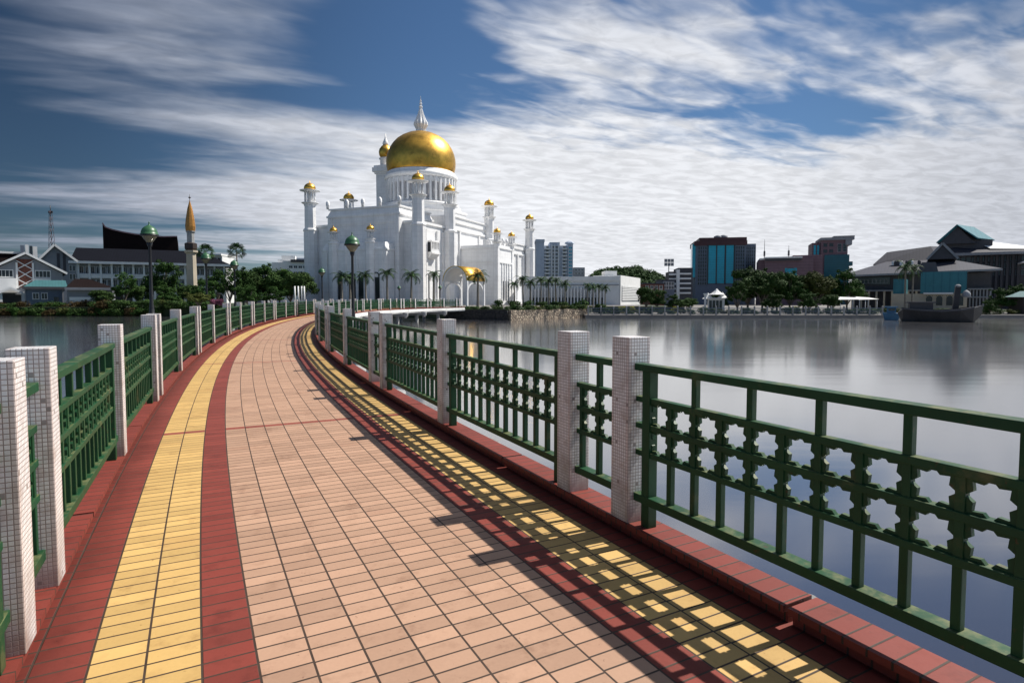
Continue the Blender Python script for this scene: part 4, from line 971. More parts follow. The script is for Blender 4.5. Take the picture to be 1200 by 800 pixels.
    # brick blocks
    for nm, px, D, w, y, mm, lb in (("brick_block", 766, 190, 24, 333, M_BRICK, "low red brick block under the wooded hill"), ("slate_block", 783, 195, 14, 329, M_WALLB, "small blue grey block between the brick block and the banded office")):
        k = D/700; t = thing(nm, lb, "building", (X(px, D), D, -.7)); part(t, "wall", mm, lambda m: m.b2(-w*k/2, w*k/2, 0, 9, -.3, H(y, D)+.7)); part(t, "roof", M_ROOFG, lambda m: m.b2(-w*k/2-.4, w*k/2+.4, -.4, 9.4, H(y, D)+.703, H(y-1.4, D)+.7))
        wins(t, grid(-w*k/2+.3, w*k/2-.3, 4, (H(y+3.5, D)+.7, H(y+8, D)+.7)), win_mesh(.9, 1.0), 0)
    # teal tower
    D = 255.0; k = D/700; t = thing("teal_glass_tower", "dark office tower with three teal glass strips and maroon top", "office tower", (X(842, D), D, -.7)); facing(t, 0.55); h = lambda y: H(y, D)+.7
    part(t, "core", M_WALLB, lambda m: (m.b2(-28*k, 31*k, 0, 16, -.3, h(288)), m.b2(31*k, 43.5*k, 3, 18, -.3, h(286))))
    part(t, "fascia", M_MAROON, lambda m: (m.b2(-30*k, 31.5*k, -.7, 16.5, h(288), h(283)), m.b2(-24*k, 31*k, -.4, 16, h(283), h(279)))); 
    for x in (-13, -3, 7.5): part(t, "teal_strip", M_TEALG, lambda m: m.b2(x*k, (x+8.6)*k, -.35, -.004, h(332), h(288)-.004))
    part(t, "dark_rib", M_DARK, lambda m: [m.b2(x*k, (x+1.4)*k, -.5, -.008, h(333), h(288)-.006) for x in (-14.6, -4.4, 6.0, 16.4)])
    def gl(a, b, yy, n):
        def f(m):
            m.b2(a*k, b*k, yy-.12, yy-.004, h(334), h(289)); m.cur = 1
            for i in range(n+1): x = a*k+(b-a)*k*i/n; m.b2(x-.15, x+.15, yy-.3, yy-.1, h(334), h(288.4))
            for i in range(12): z = h(334)+(h(289)-h(334))*i/11; m.b2(a*k, b*k, yy-.22, yy-.1, z-.14, z+.14)
        return f
    for a, b, yy, n in ((-25.5, -15, 0, 4), (18.5, 29, 0, 4), (32, 43, 3, 5)): part(t, "window_grid", [M_DARK, M_WALLB], gl(a, b, yy, n))
    part(t, "corner_glass", M_TEALG, lambda m: m.b2(-32*k, -28.1*k, .4, 6, h(325), h(286)))
    part(t, "plant_room", M_WALLG, lambda m: (m.lathe([(1.7, h(279)), (1.7, h(276)), (.4, h(274.5))], (0, 6), 10), m.lathe([(1.9, h(279)), (1.9, h(275.4)), (.4, h(274))], (2.6, 7), 10)))
    # white dockside pavilion
    D = 101.0; k = D/700; t = thing("white_kiosk", "white two tier kiosk with curved shell roofs on the quay before the teal tower", "kiosk", (X(836, D), D, -.72)); facing(t, 0.8); h = lambda y: H(y, D)+.72
    part(t, "wall", M_WALLW, lambda m: (m.b2(-6*k, 13*k, .3, 3, 0, h(350)), m.b2(-7*k, 14*k, -.1, 3.3, h(350), h(349))))
    part(t, "dark_bay", M_DARK, lambda m: [m.b2(x*k, (x+3)*k, .22, .4, .2, h(352)) for x in (-5, -1, 3, 7)])
    for x, z, r in ((-6, 345, 8), (4, 340, 10), (11, 344, 7)):
        part(t, "shell_roof", M_WALLW, lambda m: m.lathe([(r*k, h(z+5)), (r*k*.62, h(z+3.2)), (r*k*.3, h(z+.8)), (r*k*.08, h(z-1.6)), (.02, h(z-2.0))], (x*k, 1.6), 7, False))
    part(t, "tower_post", M_WALLW, lambda m: (m.b2(-11*k, -8.5*k, .2, .6, 0, h(345)), m.b2(-12*k, -7.5*k, .1, .7, h(345), h(343.6))))
    # pink mall
    D = 232.0; k = D/700; t = thing("pink_mall", "wide dusky pink building with flat white roof edge and an arched window", "shopping mall", (X(915, D), D, -.7)); facing(t, 0.8); h = lambda y: H(y, D)+.7
    part(t, "wall", M_PINK, lambda m: (m.b2(-20*k, 36*k, 0, 20, -.3, h(303)), m.b2(-27*k, -20*k, 3, 20, -.3, h(304)), m.b2(14*k, 48*k, 4, 22, -.3, h(299))))
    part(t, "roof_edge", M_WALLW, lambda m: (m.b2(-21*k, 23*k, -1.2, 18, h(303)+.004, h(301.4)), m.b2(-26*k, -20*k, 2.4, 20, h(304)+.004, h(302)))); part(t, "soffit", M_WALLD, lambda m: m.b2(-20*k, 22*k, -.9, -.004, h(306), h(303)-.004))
    wins(t, [(10.5*k, h(319))], win_mesh(14*k, 9*k, 4, 2, M_WALLD, True, M_TEALG), 0)
    for x, y in ((-20, 279), (9, 287)): part(t, "antenna", M_WALLD, lambda m: (m.tube((x*k, 5, h(303)), (x*k, 5, h(y)), .18, .06, 6), m.box((x*k, 5, h(296)), (.7, .7, 2))))
    # pink grey tower with teal foot
    D = 258.0; k = D/700; t = thing("stepped_tower", "grey pink tower with jutting top and teal glass lower floors", "office tower", (X(974, D), D, -.7)); facing(t, 0.7); h = lambda y: H(y, D)+.7
    part(t, "shaft", M_PINK, lambda m: (m.b2(-14*k, 17*k, 0, 15, -.3, h(282)), m.b2(-24*k, -14*k, 2, 15, -.3, h(284))))
    part(t, "crown_slab", M_WALLG, lambda m: (m.b2(-15*k, 24*k, -1, 16, h(282)+.004, h(279)), m.b2(0, 24*k, -1.3, 16, h(279), h(277.5)), m.b2(14*k, 21.5*k, -.8, 15, h(288), h(282))))
    part(t, "teal_base", M_TEALD, lambda m: (m.b2(-10*k, 19*k, -.5, 14, -.3, h(299)), m.b2(19*k, 23*k, -.4, 10, h(312), h(307))))
    wins(t, [(x*k, h(y)) for y in (287.5, 294.5) for x in (-9, -2)], win_mesh(4.4*k, 3.6*k, 2, 1, M_WALLD), 0); wins(t, [(7.5*k, h(291)), (13.5*k, h(291))], win_mesh(4.2*k, 9*k, 1, 3, M_WALLG), 0)
    part(t, "glass_strip", M_TEALG, lambda m: [m.b2(x*k, (x+2.6)*k, 1.8, 1.99, h(298), h(287)) for x in (-22, -18)])
    # waterside mall: front block with a broad hipped roof
    D = 118.0; k = D/700; t = thing("waterside_mall", "long dark mall with broad low grey hipped roof on the right waterfront", "shopping mall", (X(1075, D), D, -.7)); facing(t, 1); h = lambda y: H(y, D)+.7
    part(t, "wall", M_WALLD, lambda m: m.b2(-82*k, 80*k, 0, 20, -.3, h(321)))
    part(t, "roof", M_ROOFG, lambda m: m.solid([(-97*k, -2.5, h(322)), (90*k, -2.5, h(317.5)), (90*k, 22, h(317.5)), (-97*k, 22, h(322))], [(-42*k, 9, h(303)), (36*k, 9, h(302)), (36*k, 12, h(302)), (-42*k, 12, h(303))]))
    part(t, "eave", M_WALLG, lambda m: m.beam((-97*k, -2.6, h(322.8)), (90*k, -2.6, h(318.5)), .3, .35))
    part(t, "clerestory", M_DARK, lambda m: m.b2(-78*k, -34*k, -.15, .1, h(333), h(324)))
    wins(t, grid(-76*k, -36*k, 8, (h(329),)), win_mesh(.7, .8, 1, 1, M_WALLG), -.16)
    for i in range(9): x = (-78+i*9.5)*k; part(t, "column", M_BEIGE, lambda m: m.b2(x-.2, x+.2, -2.2, -1.8, 0, h(341)))
    part(t, "canopy", M_WALLG, lambda m: m.b2(-80*k, 4*k, -2.4, -.2, h(341.2), h(339.6)))
    for i in range(7): x = (58+i*3.6)*k; part(t, "column", M_WALLG, lambda m: m.b2(x-.14, x+.14, -1.2, -.8, 0, h(339)))
    part(t, "gallery", M_WALLG, lambda m: (m.b2(55*k, 82*k, -1.5, -.4, h(340), h(338.5)), m.b2(55*k, 82*k, -1.5, -.4, h(349), h(347.5))))
    # upper roofs
    up = part(t, "upper_roof", M_ROOFG, lambda m: m.solid([(-60*k, 10, h(306)), (24*k, 10, h(304)), (30*k, 22, h(304)), (-60*k, 22, h(306))], [(-43*k, 14, h(289)), (14*k, 14, h(283.5)), (30*k, 20, h(282)), (-43*k, 18, h(289))]))
    def gb(m): m.extr([(10*k, h(303)), (44*k, h(303)), (27*k, h(285.5))], 5, 16)
    g = part(t, "gable", M_WALLD, gb)
    for a, b in (((27, 284.5), (9, 303)), ((27, 284.5), (45.5, 303))): part(g, "barge_board", M_WALLG, lambda m: m.beam((a[0]*k, 4.8, h(a[1])), (b[0]*k, 4.8, h(b[1])), .5, .45))
    for i, x in enumerate((-32, -29, -26, -22, -15, -12, -9, 0)):
        part(t, "air_unit", M_WALLW if i % 3 == 0 else M_WALLD, lambda m: (m.box((x*k, 5.2, h(306.5+i*.1)), (.7, .7, .8)), m.lathe([(.28, h(306)), (.28, h(303.8))], (x*k, 5.2), 8)))
    # rear block with the teal lantern roof
    D = 142.0; k = D/700; t = thing("lantern_roof_block", "tall dark block with a teal glass lantern gable above its grey roof", "shopping mall", (X(1150, D), D, -.7)); facing(t, 0.85); h = lambda y: H(y, D)+.7
    part(t, "wall", M_WALLD, lambda m: m.b2(-48*k, 75*k, 0, 26, -.3, h(298)))
    part(t, "roof", M_ROOFG, lambda m: m.solid([(-60*k, -3, h(298.5)), (85*k, -3, h(298.5)), (85*k, 29, h(298.5)), (-60*k, 29, h(298.5))], [(-14*k, 8, h(280)), (22*k, 8, h(284)), (22*k, 18, h(284)), (-14*k, 18, h(280))]))
    part(t, "eave", M_WALLG, lambda m: m.b2(-60.5*k, 85.5*k, -3.4, -3, h(300), h(297)))
    part(t, "glass_roof", M_WALLW, lambda m: m.solid([(8*k, 1.2, h(291.5)), (62*k, -.6, h(294.5)), (62*k, 0, h(293)), (8*k, 1.8, h(290))], [(-6*k, 6.6, h(280.5)), (16*k, 6.6, h(282.6)), (18*k, 7.6, h(282)), (-6*k, 7.6, h(280))]))
    part(t, "lantern_wall", M_WALLD, lambda m: m.solid([(-56*k, 2, h(284)), (-10*k, 2, h(284)), (-32*k, 2, h(263))], [(-38*k, 9.8, h(284)), (14*k, 9.8, h(284)), (-7*k, 9.8, h(263))]))
    part(t, "lantern_roof", M_TEALP, lambda m: (m.solid([(-33*k, 1.0, h(262.5)), (-8*k, 1.0, h(279.5)), (18*k, 10, h(279.5)), (-7*k, 10, h(262.5))], [(-33*k, 1.0, h(261.4)), (-7*k, 1.0, h(278.4)), (19*k, 10, h(278.4)), (-7*k, 10, h(261.4))]),
         m.solid([(-33*k, 1.0, h(262.5)), (-57*k, 1.0, h(283)), (-40*k, 10, h(283)), (-7*k, 10, h(262.5))], [(-33*k, 1.0, h(261.4)), (-58*k, 1.0, h(282)), (-41*k, 10, h(282)), (-7*k, 10, h(261.4))])))
    part(t, "lantern_base", M_WALLD, lambda m: m.b2(-50*k, 12*k, 3.4, 12, h(296), h(280)))
    for i in range(9): x = (-10+i*6.2)*k; part(t, "pier", M_WALLD, lambda m: m.b2(x-.28, x+.28, -.6, -.01, 1, h(300)))
    wins(t, grid(-40*k, 55*k, 15, (h(304), h(312), h(320))), win_mesh(.9, 1.1, 1, 1, M_WALLB), 0)
    part(t, "terrace_canopy", M_WALLW, lambda m: m.solid([(38*k, -7, h(311)), (80*k, -7, h(306)), (80*k, -1, h(306)), (38*k, -1, h(311))], [(38*k, -7, h(309.6)), (80*k, -7, h(301)), (80*k, -1, h(301)), (38*k, -1, h(309.6))]))
    # teal walled waterfront building
    D = 103.0; k = D/700; t = thing("teal_pavilion", "flat teal walled building with white sills over a row of stone arches", "pavilion", (X(1102, D), D, -.7)); facing(t, 1); h = lambda y: H(y, D)+.7
    part(t, "teal_wall", M_TEALP, lambda m: (m.b2(-25*k, 29*k, 0, 8, h(344), h(318.5)),)); part(t, "teal_wall", M_TEALP, lambda m: m.b2(-59*k, -43*k, 1, 8, h(346), h(326)))
    part(t, "sill", M_WALLW, lambda m: (m.b2(-21*k, 14*k, -.35, -.003, h(344.6), h(342.8)), m.b2(-59*k, -43*k, .7, .99, h(347), h(345))))
    part(t, "base_wall", M_BEIGE, lambda m: m.b2(-60*k, 30*k, .35, 8.5, -.3, h(344)-.004))
    wins(t, grid(-20*k, 28*k, 4, (h(352),)), win_mesh(1.15, 1.7, 1, 1, M_BEIGE, True), .35, name="archway")
    part(t, "roof_stack", M_WALLD, lambda m: m.solid([(-31*k, 2, h(319)), (-4*k, 2, h(319)), (-4*k, 6, h(319)), (-31*k, 6, h(319))], [(-25*k, 3, h(306)), (-8*k, 3, h(306)), (-8*k, 5, h(306)), (-25*k, 5, h(306))]))
    # carved dragon style barge
    D = 71.5; k = D/700; t = thing("moored_barge", "dark wooden barge with a tall raked prow post moored at the right", "boat", (X(1100, D), D, -1.15)); facing(t, 0.8); h = lambda y: H(y, D)+1.15
    def hull(m):
        st = [(-49, .2, 367, 366), (-44, 1.0, 375.5, 362), (-25, 1.7, 377.6, 363.5), (0, 1.9, 377.8, 364.5), (22, 1.8, 377.6, 363), (38, 1.2, 377, 360.5), (49, .25, 366, 357.5)]
        b = len(m.v)
        for x, w, yb, yt in st:
            for s, z in ((-1, h(yt)), (-.72, h(yb)-.15), (.72, h(yb)-.15), (1, h(yt))): m.v.append((x*k, s*w, z))
        for i in range(len(st)-1):
            for j in range(3): m.face((b+i*4+j, b+i*4+j+1, b+i*4+4+j+1, b+i*4+4+j))
            m.face((b+i*4+3, b+i*4, b+i*4+4, b+i*4+7))
    part(t, "hull", M_BOAT, hull)
    part(t, "gunwale", M_WALLD, lambda m: [m.beam((a*k, s*w0, h(y0)), (c*k, s*w1, h(y1)), .18, .2) for s in (-1, 1) for a, w0, y0, c, w1, y1 in ((-44, 1.05, 361.6, -25, 1.75, 363.1), (-25, 1.75, 363.1, 0, 1.95, 364.1), (0, 1.95, 364.1, 22, 1.85, 362.6), (22, 1.85, 362.6, 38, 1.25, 360.1))])
    part(t, "deck_house", M_WALLD, lambda m: (m.b2(-36*k, -8*k, -.9, .9, h(365), h(355)), m.b2(-40*k, -5*k, -1.2, 1.2, h(355)+.002, h(353.5))))
    pr = part(t, "prow_post", M_BOAT, lambda m: m.solid([(14*k, -.35, h(376)), (21*k, -.35, h(376)), (21*k, .35, h(376)), (14*k, .35, h(376))], [(18*k, -.3, h(336)), (24.5*k, -.3, h(336)), (24.5*k, .3, h(336)), (18*k, .3, h(336))]))
    part(pr, "post_cap", M_PIER, lambda m: m.lathe([(.36, h(336.5)), (.36, h(334.6)), (.15, h(333.6))], (21*k, 0), 10))
    part(t, "stern_shelter", M_WALLG, lambda m: m.lathe([(.55, h(348)), (.5, h(344)), (.3, h(341.5)), (.05, h(340))], (31*k, 0), 10))
    # small craft, pavilion, kiosks
    D = 77.0; k = D/700; t = thing("work_boat", "small blue workboat with a cabin moored left of the dark barge", "boat", (X(1045, D), D, -1.15)); facing(t, 1); h = lambda y: H(y, D)+1.15
    part(t, "hull", M_BLUEP, lambda m: m.solid([(-8*k, -.5, -.1), (8*k, -.6, -.1), (8*k, .6, -.1), (-8*k, .5, -.1)], [(-11*k, -.75, h(366)), (9*k, -.8, h(367)), (9*k, .8, h(367)), (-11*k, .75, h(366))]))
    cb = part(t, "cabin", M_BLUEP, lambda m: (m.b2(-6*k, 5*k, -.5, .5, h(366.5), h(360)), m.b2(-9*k, 7*k, -.65, .65, h(360), h(359)))); part(cb, "cabin_window", M_DARK, lambda m: m.b2(-4*k, 3.5*k, -.53, -.4, h(364), h(361.5)))
    D = 90.0; k = D/700; t = thing("waterside_shelter", "open shelter with pale teal pyramid roof at the far right edge", "shelter", (X(1199, D), D, -.72)); facing(t, 1); h = lambda y: H(y, D)+.72
    part(t, "roof", M_ROOFT, lambda m: m.solid([(-23*k, -1, h(348)), (24*k, -1, h(348)), (24*k, 5, h(348)), (-23*k, 5, h(348))], [(-5*k, 1.8, h(341)), (6*k, 1.8, h(341)), (6*k, 2.4, h(341)), (-5*k, 2.4, h(341))]))
    for x in (-18, 0, 18): part(t, "post", M_WOODEN, lambda m: m.b2(x*k-.12, x*k+.12, -.6, -.3, 0, h(347.5)))
    part(t, "screen", M_WOODEN, lambda m: m.b2(-19*k, 19*k, 2.5, 4.2, 0, h(347.5)))
    D = 96.0
    for px, w, lb in ((994, 17, "long white market awning on the quay under the dark mall"), (1012, 12, "short white market awning with a raked pole near the teal wall")):
        k = D/700; t = thing("market_awning", lb, "awning", (X(px, D), D, -.72), 0, "awnings on the quay"); h = lambda y: H(y, D)+.72
        part(t, "canvas", M_WALLW, lambda m: m.solid([(-w*k, -1.4, h(351)), (w*k, -1.4, h(350.4)), (w*k, 1.4, h(350.4)), (-w*k, 1.4, h(351))], [(-w*k*.9, -.1, h(347.6)), (w*k*.3, -.1, h(348.4)), (w*k*.3, .1, h(348.4)), (-w*k*.9, .1, h(347.6))]))
        for x in (-.85, 0, .85): part(t, "pole", M_WALLW, lambda m: m.tube((x*w*k, -1.2, 0), (x*w*k, -1.2, h(350.6)), .05, n=6))
        D += 4
    # quay edge, railing, waterside walls
    t = thing("quay_railing", "long low grey railing with pale posts along the right quay", "railing", (11, 86.4, -.72))
    n = 23
    for i in range(n+1): x = i*1.85; part(t, "post", M_PIER, lambda m: (m.b2(x-.09, x+.09, -.09, .09, 0, 1.12), m.lathe([(.10, 1.12), (.13, 1.2), (.03, 1.3)], (x, 0), 8)))
    for i in range(n): x = i*1.85; part(t, "rail_panel", M_WALLB, lambda m: (m.b2(x+.1, x+1.75, -.03, .03, .92, 1.0), m.b2(x+.1, x+1.75, -.025, .025, .12, .2), m.b2(x+.1, x+1.75, -.02, .02, .5, .56), [m.b2(x+.2+j*.17, x+.235+j*.17, -.015, .015, .2, .92) for j in range(9)]))
    def wall(name, label, m, pts, z0, z1, th=.5):
        o = MB()
        for a, b in zip(pts, pts[1:]):
            a, b = Vector((*a, (z0+z1)/2)), Vector((*b, (z0+z1)/2)); o.beam(a, b, th, z1-z0)
        return tag(o.build(name, m), label, "wall")
    wall("rubble_wall", "tan rubble stone retaining wall along the island shore under the hedge", M_STONE, [(-.3, 76.9), (11.3, 89.9)], -1.6, .12)
    wall("shore_wall", "near black stone retaining wall where the bridge meets the island", M_DSTONE, [(-8.9, 80.4), (-.5, 76.9)], -1.6, .10)
    # floodlight mast
    D = 240.0; t = thing("floodlight_mast", "tall stadium floodlight mast on the wooded hill", "floodlight", (X(783, D), D, 4)); zt = H(308, D)-4
    part(t, "pole", M_PIER, lambda m: m.tube((0, 0, -6), (0, 0, zt), .3, .18, 8)); part(t, "lamp_bank", M_WALLG, lambda m: [m.box((x, -.3, zt+z), (1.1, .4, 1.3)) for x in (-1.3, 0, 1.3) for z in (-.7, .8)])

# ------------------------------------------------------------------ planting
def planting():
    RP_ = [palm_proto(3, 4.3, 15, 1.9), palm_proto(4, 4.6, 14, 1.8)]; FP = fan_proto(5, 11.5)
    T = [tree_proto(11, 7, 2.9, m=0, trunk=.2), tree_proto(12, 6, 3.0, m=1, trunk=.24), tree_proto(13, 8, 2.6, m=0, trunk=.16), tree_proto(14, 6.5, 2.8, m=2, trunk=.22)]
    B = [bush_proto(21, M_LEAF[0]), bush_proto(22, M_LEAF[1]), bush_proto(23, M_LEAF[2]), bush_proto(24, M_RUSSET), bush_proto(25, M_YELL), bush_proto(26, M_PINKF)]
    random.seed(5)
    # palms before the mosque's shaded front
    for i, (px, y, D) in enumerate(((401, 319, 99), (411, 322, 101), (429, 318, 98), (454, 317, 97), (482, 317, 96), (508, 319, 95), (560, 317, 90))):
        s = (H(y, D)-.2)/5.0; plant2("palm_tree", "slim palm before the mosque, %s from the left along its front" % ORD[i], "palm", RP_[i % 2], X(px, D), D, .2, (s*random.uniform(.85, 1.15), s*random.uniform(.85, 1.15), s), random.uniform(0, 6), "palms before the mosque", "fronds")
    for i, (px, y, D) in enumerate(((603, 328, 97), (613, 324, 94), (622, 326, 98), (634, 325, 95), (643, 324, 97), (651, 326, 99), (662, 328, 97), (688, 332, 99), (695, 332, 97), (702, 333, 99), (709, 333, 101))):
        s = (H(y, D)-.2)/5.0; plant2("palm_tree", "short palm in front of the white hall, %s from the mosque end" % ORD[i], "palm", RP_[i % 2], X(px, D), D, .1, (s*.92, s*.92, s), random.uniform(0, 6), "palms before the white hall", "fronds")
    # left bank
    plant2("fan_palm", "tall fan palm with open round leaves standing clear against the sky", "palm", FP, X(279, 118), 118, .1, 1.0*(H(296, 118)/11.5), 1.0, None, "fronds")
    plant2("fan_palm", "fan palm rising just right of the cream spired tower", "palm", FP, X(243, 135), 135, .1, 1.0*(H(297, 135)/11.5), 2.2, None, "fronds")
    lt = [(146, 322, 104, 2, "dark tree beside the garage"), (120, 342, 101, 1, "small loose tree right behind the garage door end"), (163, 337, 108, 1, "low tree before the hall's arches near the big lamp"), (192, 310, 112, 0, "tall drooping tree just right of the large green lamp"), (196, 338, 102, 0, "round dark tree between the big lamp and the spired tower"), (222, 336, 112, 1, "small tree at the foot of the spired tower"), (240, 330, 110, 0, "broad tree right of the spired tower's foot"), (256, 318, 122, 2, "thin dark tree before the hall's right end"), (270, 318, 105, 2, "narrow dark tree left of the tall fan palm's stem"), (286, 318, 108, 0, "dark tree under the tall fan palm"), (300, 322, 112, 1, "mid green tree right of the tall fan palm"), (313, 314, 114, 0, "tallest leafy tree left of the white office block"), (328, 318, 112, 1, "leafy tree in front of the white office block"), (341, 322, 110, 0, "bushy tree with pale trunks nearing the mosque"), (354, 322, 106, 1, "leafy tree closest to the mosque's left minaret"), (233, 346, 92, 3, "low olive tree behind the railing near the pink blossom"), (292, 338, 92, 0, "low dark tree behind the left railing"), (320, 338, 95, 2, "squat dark tree behind the far left railing")]
    hs = (7, 6, 8, 6.5)
    for i, (px, y, D, k, lb) in enumerate(lt):
        s = (H(y, D)+.2)/hs[k]*1.06; w = s*random.uniform(.85, 1.05)
        if k == 2: w *= .8
        plant2("leafy_tree", lb, "tree", T[k], X(px, D), D, 0, (max(w, .75), max(w, .75), s), random.uniform(0, 6), "trees on the left bank")
    for i, px in enumerate((346, 350, 354, 357)):
        o = MB(); o.tube((0, 0, 0), (0, 0, H(336, 98)), .16, .12, 8); ob = o.build("flag_pole", M_WALLW); ob.location = (X(px, 98), 98, .1); tag(ob, "thick white pole behind the far railing, %s of four from the left" % ORD[i], "pole", "white poles by the mosque")
    words = ["green", "olive", "dark", "russet"]
    for i in range(26):
        px = -12+i*10.6+random.uniform(-3, 3); D = 100.5 if px < 120 else random.uniform(90, 97); k = random.choice((0, 0, 1, 2, 3) if px < 140 else (0, 0, 1, 2)); 
        D = 101.0 if px < 110 else (97.5 if px < 180 else 95.5)
        bush(B[k], "%s shrub on the left waterside, %s from the left edge" % (words[(0, 1, 1, 3)[k] if k < 4 else 0], "number %d" % (i+1)), px, D, -.25 if px < 110 else 0, random.uniform(1.6, 2.3), random.uniform(1.1, 1.7), "shrubs along the left bank")
    for i in range(26):
        px = -12+i*8.0; bush(B[(0, 1, 0, 3, 0, 2)[i % 6]], "shrub trailing over the left bank's edge, number %d from the left" % (i+1), px, 96.5+max(0, -X(px, 98)-62)/16, -1.2, 1.9, random.uniform(1.1, 1.6), "shrubs trailing over the bank")
    for i, px in enumerate((252, 258)): bush(B[5], ("pink blossoming shrub behind the left railing", "smaller pink blossoming shrub beside the other pink one")[i], px, 94, .6, 1.1-.2*i, 1.0, "pink shrubs")
    # island hedge
    for i in range(9):
        f = i/8; x = .6+10.4*f; y = 78.2+11.6*f; o = link("hedge_shrub", B[i % 3]); o.location = (x+.2, y+.3, .02); o.scale = (1.35, 1.2, .75); o.rotation_euler = (0, 0, i); tag(o, "clipped shrub on top of the rubble wall, %s from the mosque end" % ORD[i], "shrub", "hedge on the island wall")
    for i in range(6):
        f = i/5; x = -7.8+7.4*f; y = 81.0-3.4*f; o = link("hedge_shrub", B[(i+1) % 2]); o.location = (x, y+.4, .0); o.scale = (1.2, 1.0, .62); o.rotation_euler = (0, 0, i*2.1); tag(o, "low dark shrub on the black shore wall, %s from the bridge" % ORD[i], "shrub", "shrubs on the shore wall")
    for i, (px, y, D) in enumerate(((582, 352, 92), (603, 353, 93), (617, 353, 92), (634, 354, 95), (648, 354, 97), (660, 354, 96), (672, 356, 96))):
        bush(B[i % 2], "rounded shrub under the palms before the white hall, %s from the mosque" % ORD[i], px, D, .1, 1.4, H(y, D)*1.05, "rounded shrubs under the palms")
    bush(B[0], "dark tall shrub at the rubble wall's far end", 682, 93, -.7, 1.9, 2.2, None); bush(B[1], "grey green shrub hanging over the quay beside the hall", 706, 91, -.7, 1.6, 1.6, None)
    for i, px in enumerate((728, 741, 790, 933)): bush(B[4], ("yellow leaved shrub at the foot of the white end block", "second yellow shrub right of the one by the end block", "small yellow shrub left of the white kiosk", "yellow shrub under the big trees on the quay")[i], px, 92+i, -.72, .95, 1.25, "yellow shrubs on the quay")
    # right bank trees
    rt = [(757, 337, 104, 1, "young tree right of the white end block"), (770, 340, 112, 0, "low tree before the red brick block"), (790, 346, 104, 0, "dark rounded tree before the banded office"), (806, 350, 100, 1, "small tree left of the white kiosk"), (842, 344, 106, 0, "dark tree behind the white kiosk"), (864, 330, 96, 2, "dark conical tree right of the white kiosk"), (876, 316, 106, 0, "tallest dark tree before the tower's right flank"), (893, 320, 102, 1, "full green tree left in the quayside grove"), (910, 322, 108, 0, "dense dark tree before the pink mall"), (925, 321, 103, 0, "broad dark tree under the arched window"), (941, 324, 106, 1, "loose green tree in the grove's middle"), (956, 322, 102, 3, "olive tree before the stepped tower"), (970, 326, 106, 0, "dark tree left of the separate round tree"), (992, 318, 104, 0, "round tree standing clear at the grove's right end"), (905, 345, 94, 0, "low dark tree close to the quay railing"), (948, 344, 94, 0, "squat dark tree beside the yellow shrub"), (975, 346, 95, 1, "small green tree near the white awnings")]
    for i, (px, y, D, k, lb) in enumerate(rt):
        s = (H(y, D)+.75)/hs[k]*1.05; w = max(s*random.uniform(.9, 1.1), .55)
        plant2("leafy_tree", lb, "tree", T[k], X(px, D), D, -.72, (w, w, s), random.uniform(0, 6), "trees on the right quay")
    for i, (px, y, D, lb) in enumerate(((1060, 306, 98, "bare topped palm before the teal wall"), (1068, 312, 98.6, "shorter palm beside the one at the teal wall"))):
        s = (H(y, D)+.7)/5.0; plant2("palm_tree", lb, "palm", RP_[i], X(px, D), D, -.72, (s*.62, s*.62, s), i*2., "palms by the teal wall", "fronds")
    for i, (px, y, D, lb) in enumerate(((1172, 338, 92, "dark spreading tree at the right edge by the shelter"), (1192, 334, 97, "dark tree behind the far right shelter"), (1160, 352, 88, "low dark tree right of the barge's stern"))):
        s = (H(y, D)+.75)/6.5; plant2("leafy_tree", lb, "tree", T[0], X(px, D), D, -.72, (s*1.0, s*1.0, s*.93), i*1.3, "dark trees at the right edge")
    for i in range(26):
        px = 712+i*12.3; bush(B[(0, 1, 0, 2)[i % 4]], "knee high quay shrub behind the railing, number %d from the white hall" % (i+1), px, 89.5, -.75, 1.25, random.uniform(.7, 1.2), "low shrubs behind the quay railing")
    for i in range(12):
        px = 1000+i*17; D = 89 if px < 1030 or px > 1150 else 95; bush(B[(0, 0, 1, 2)[i % 4]], "low quay shrub, %s of a dozen leading right from the grove" % ORD[i], px, D, -.75, 1.5, .9, "shrubs along the right quay")
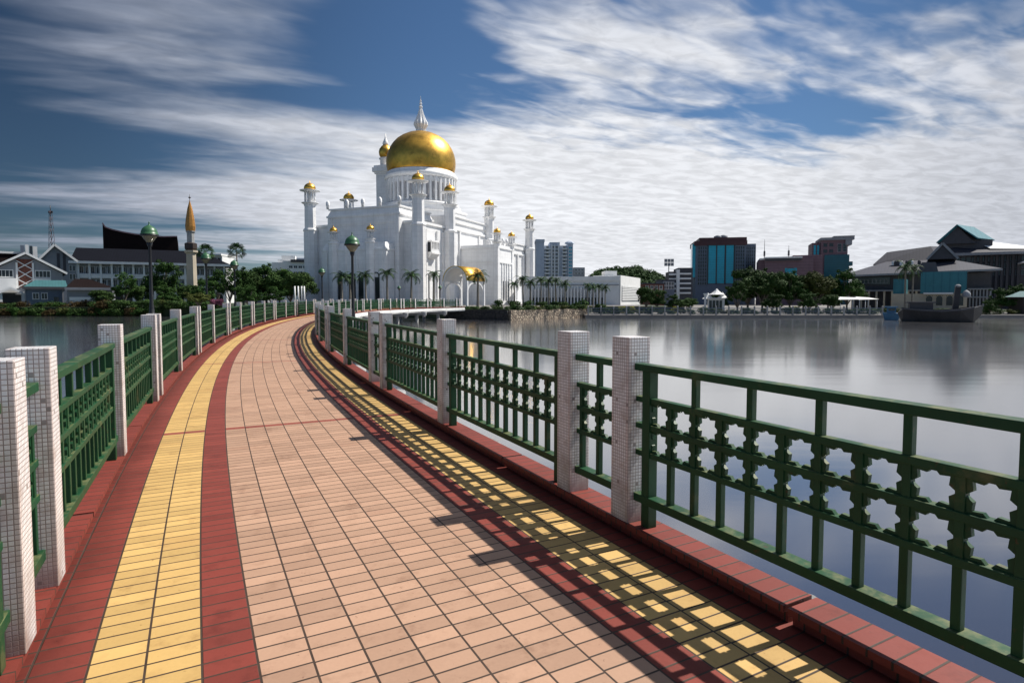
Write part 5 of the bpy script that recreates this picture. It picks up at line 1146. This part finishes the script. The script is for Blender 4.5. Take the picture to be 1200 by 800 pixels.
    # wooded hill far behind
    hm = MB(); random.seed(3); n, m = 40, 14
    def hz(px, d): return max(0, 13.5*math.exp(-((px-742)/34)**2)+10.5*math.exp(-((px-700)/28)**2)+6*math.exp(-((px-790)/40)**2))*math.exp(-((d-330)/60)**2)
    for j in range(m+1):
        for i in range(n+1): px = 620+i*6.2; d = 270+j*9; hm.v.append((X(px, d), d, -.8+hz(px, d)))
    for j in range(m):
        for i in range(n): a = j*(n+1)+i; hm.face((a, a+1, a+n+2, a+n+1), True)
    tag(hm.build("hill", M_GRASS), kind='structure')
    fo = MB(); cl = []
    for _ in range(420):
        px = random.uniform(640, 835); d = random.uniform(280, 335); z = hz(px, d)-.8
        if z > 2.0: cl.append((Vector((X(px, d), d, z+random.uniform(.8, 3.8))), random.uniform(1.6, 3.2)))
    leaf_cloud(fo, cl, 16, 1.1)
    tag(fo.build("hillside_forest", foliage("forest_leaf", (.022, .055, .018), (.065, .12, .034)), recalc=False), "dark green wooded hill seen over the white hall", "woodland", kind='stuff')

# ------------------------------------------------------------------ build everything
setting(); footbridge()
railing(LP, -1.535, -1, "left green bridge railing with white mosaic posts, its tops in full sun")
railing(RP, 1.555, 1, "right green bridge railing with star lattice throwing shadow over the tiles")
mosque(); canopy(); left_bank(); right_bank(); planting()
q = P(56.9, 2.3, 0); lamp("large green domed lamp on the bridge's right side before the mosque", q.x, q.y, q.z-.35, 1.04)
lamp("largest green domed lamp, before the dark swept roof", X(178, 38), 38, .45, .93, -2.6)
lamp("green domed lamp right beside the cream spired tower", X(243, 99), 99, .2, 1.46)
lamp("green domed lamp beneath the tall fan palm", X(276, 99), 99, .2, 1.26)
lamp("green domed lamp at the mosque's left corner", X(378, 92), 92, .25, .98)
lamp("small lamp right of the one at the mosque's left corner", X(399, 100), 100, .25, .78)
lamp("small lamp between the fourth and fifth palms of the mosque front", X(468, 94), 94, .25, .55)
lamp("small lamp just left of the golden vaulted pavilion", X(516, 92), 92, .25, .55)
for o in list(bpy.data.objects):
    if o.get('_world'): del o['_world']
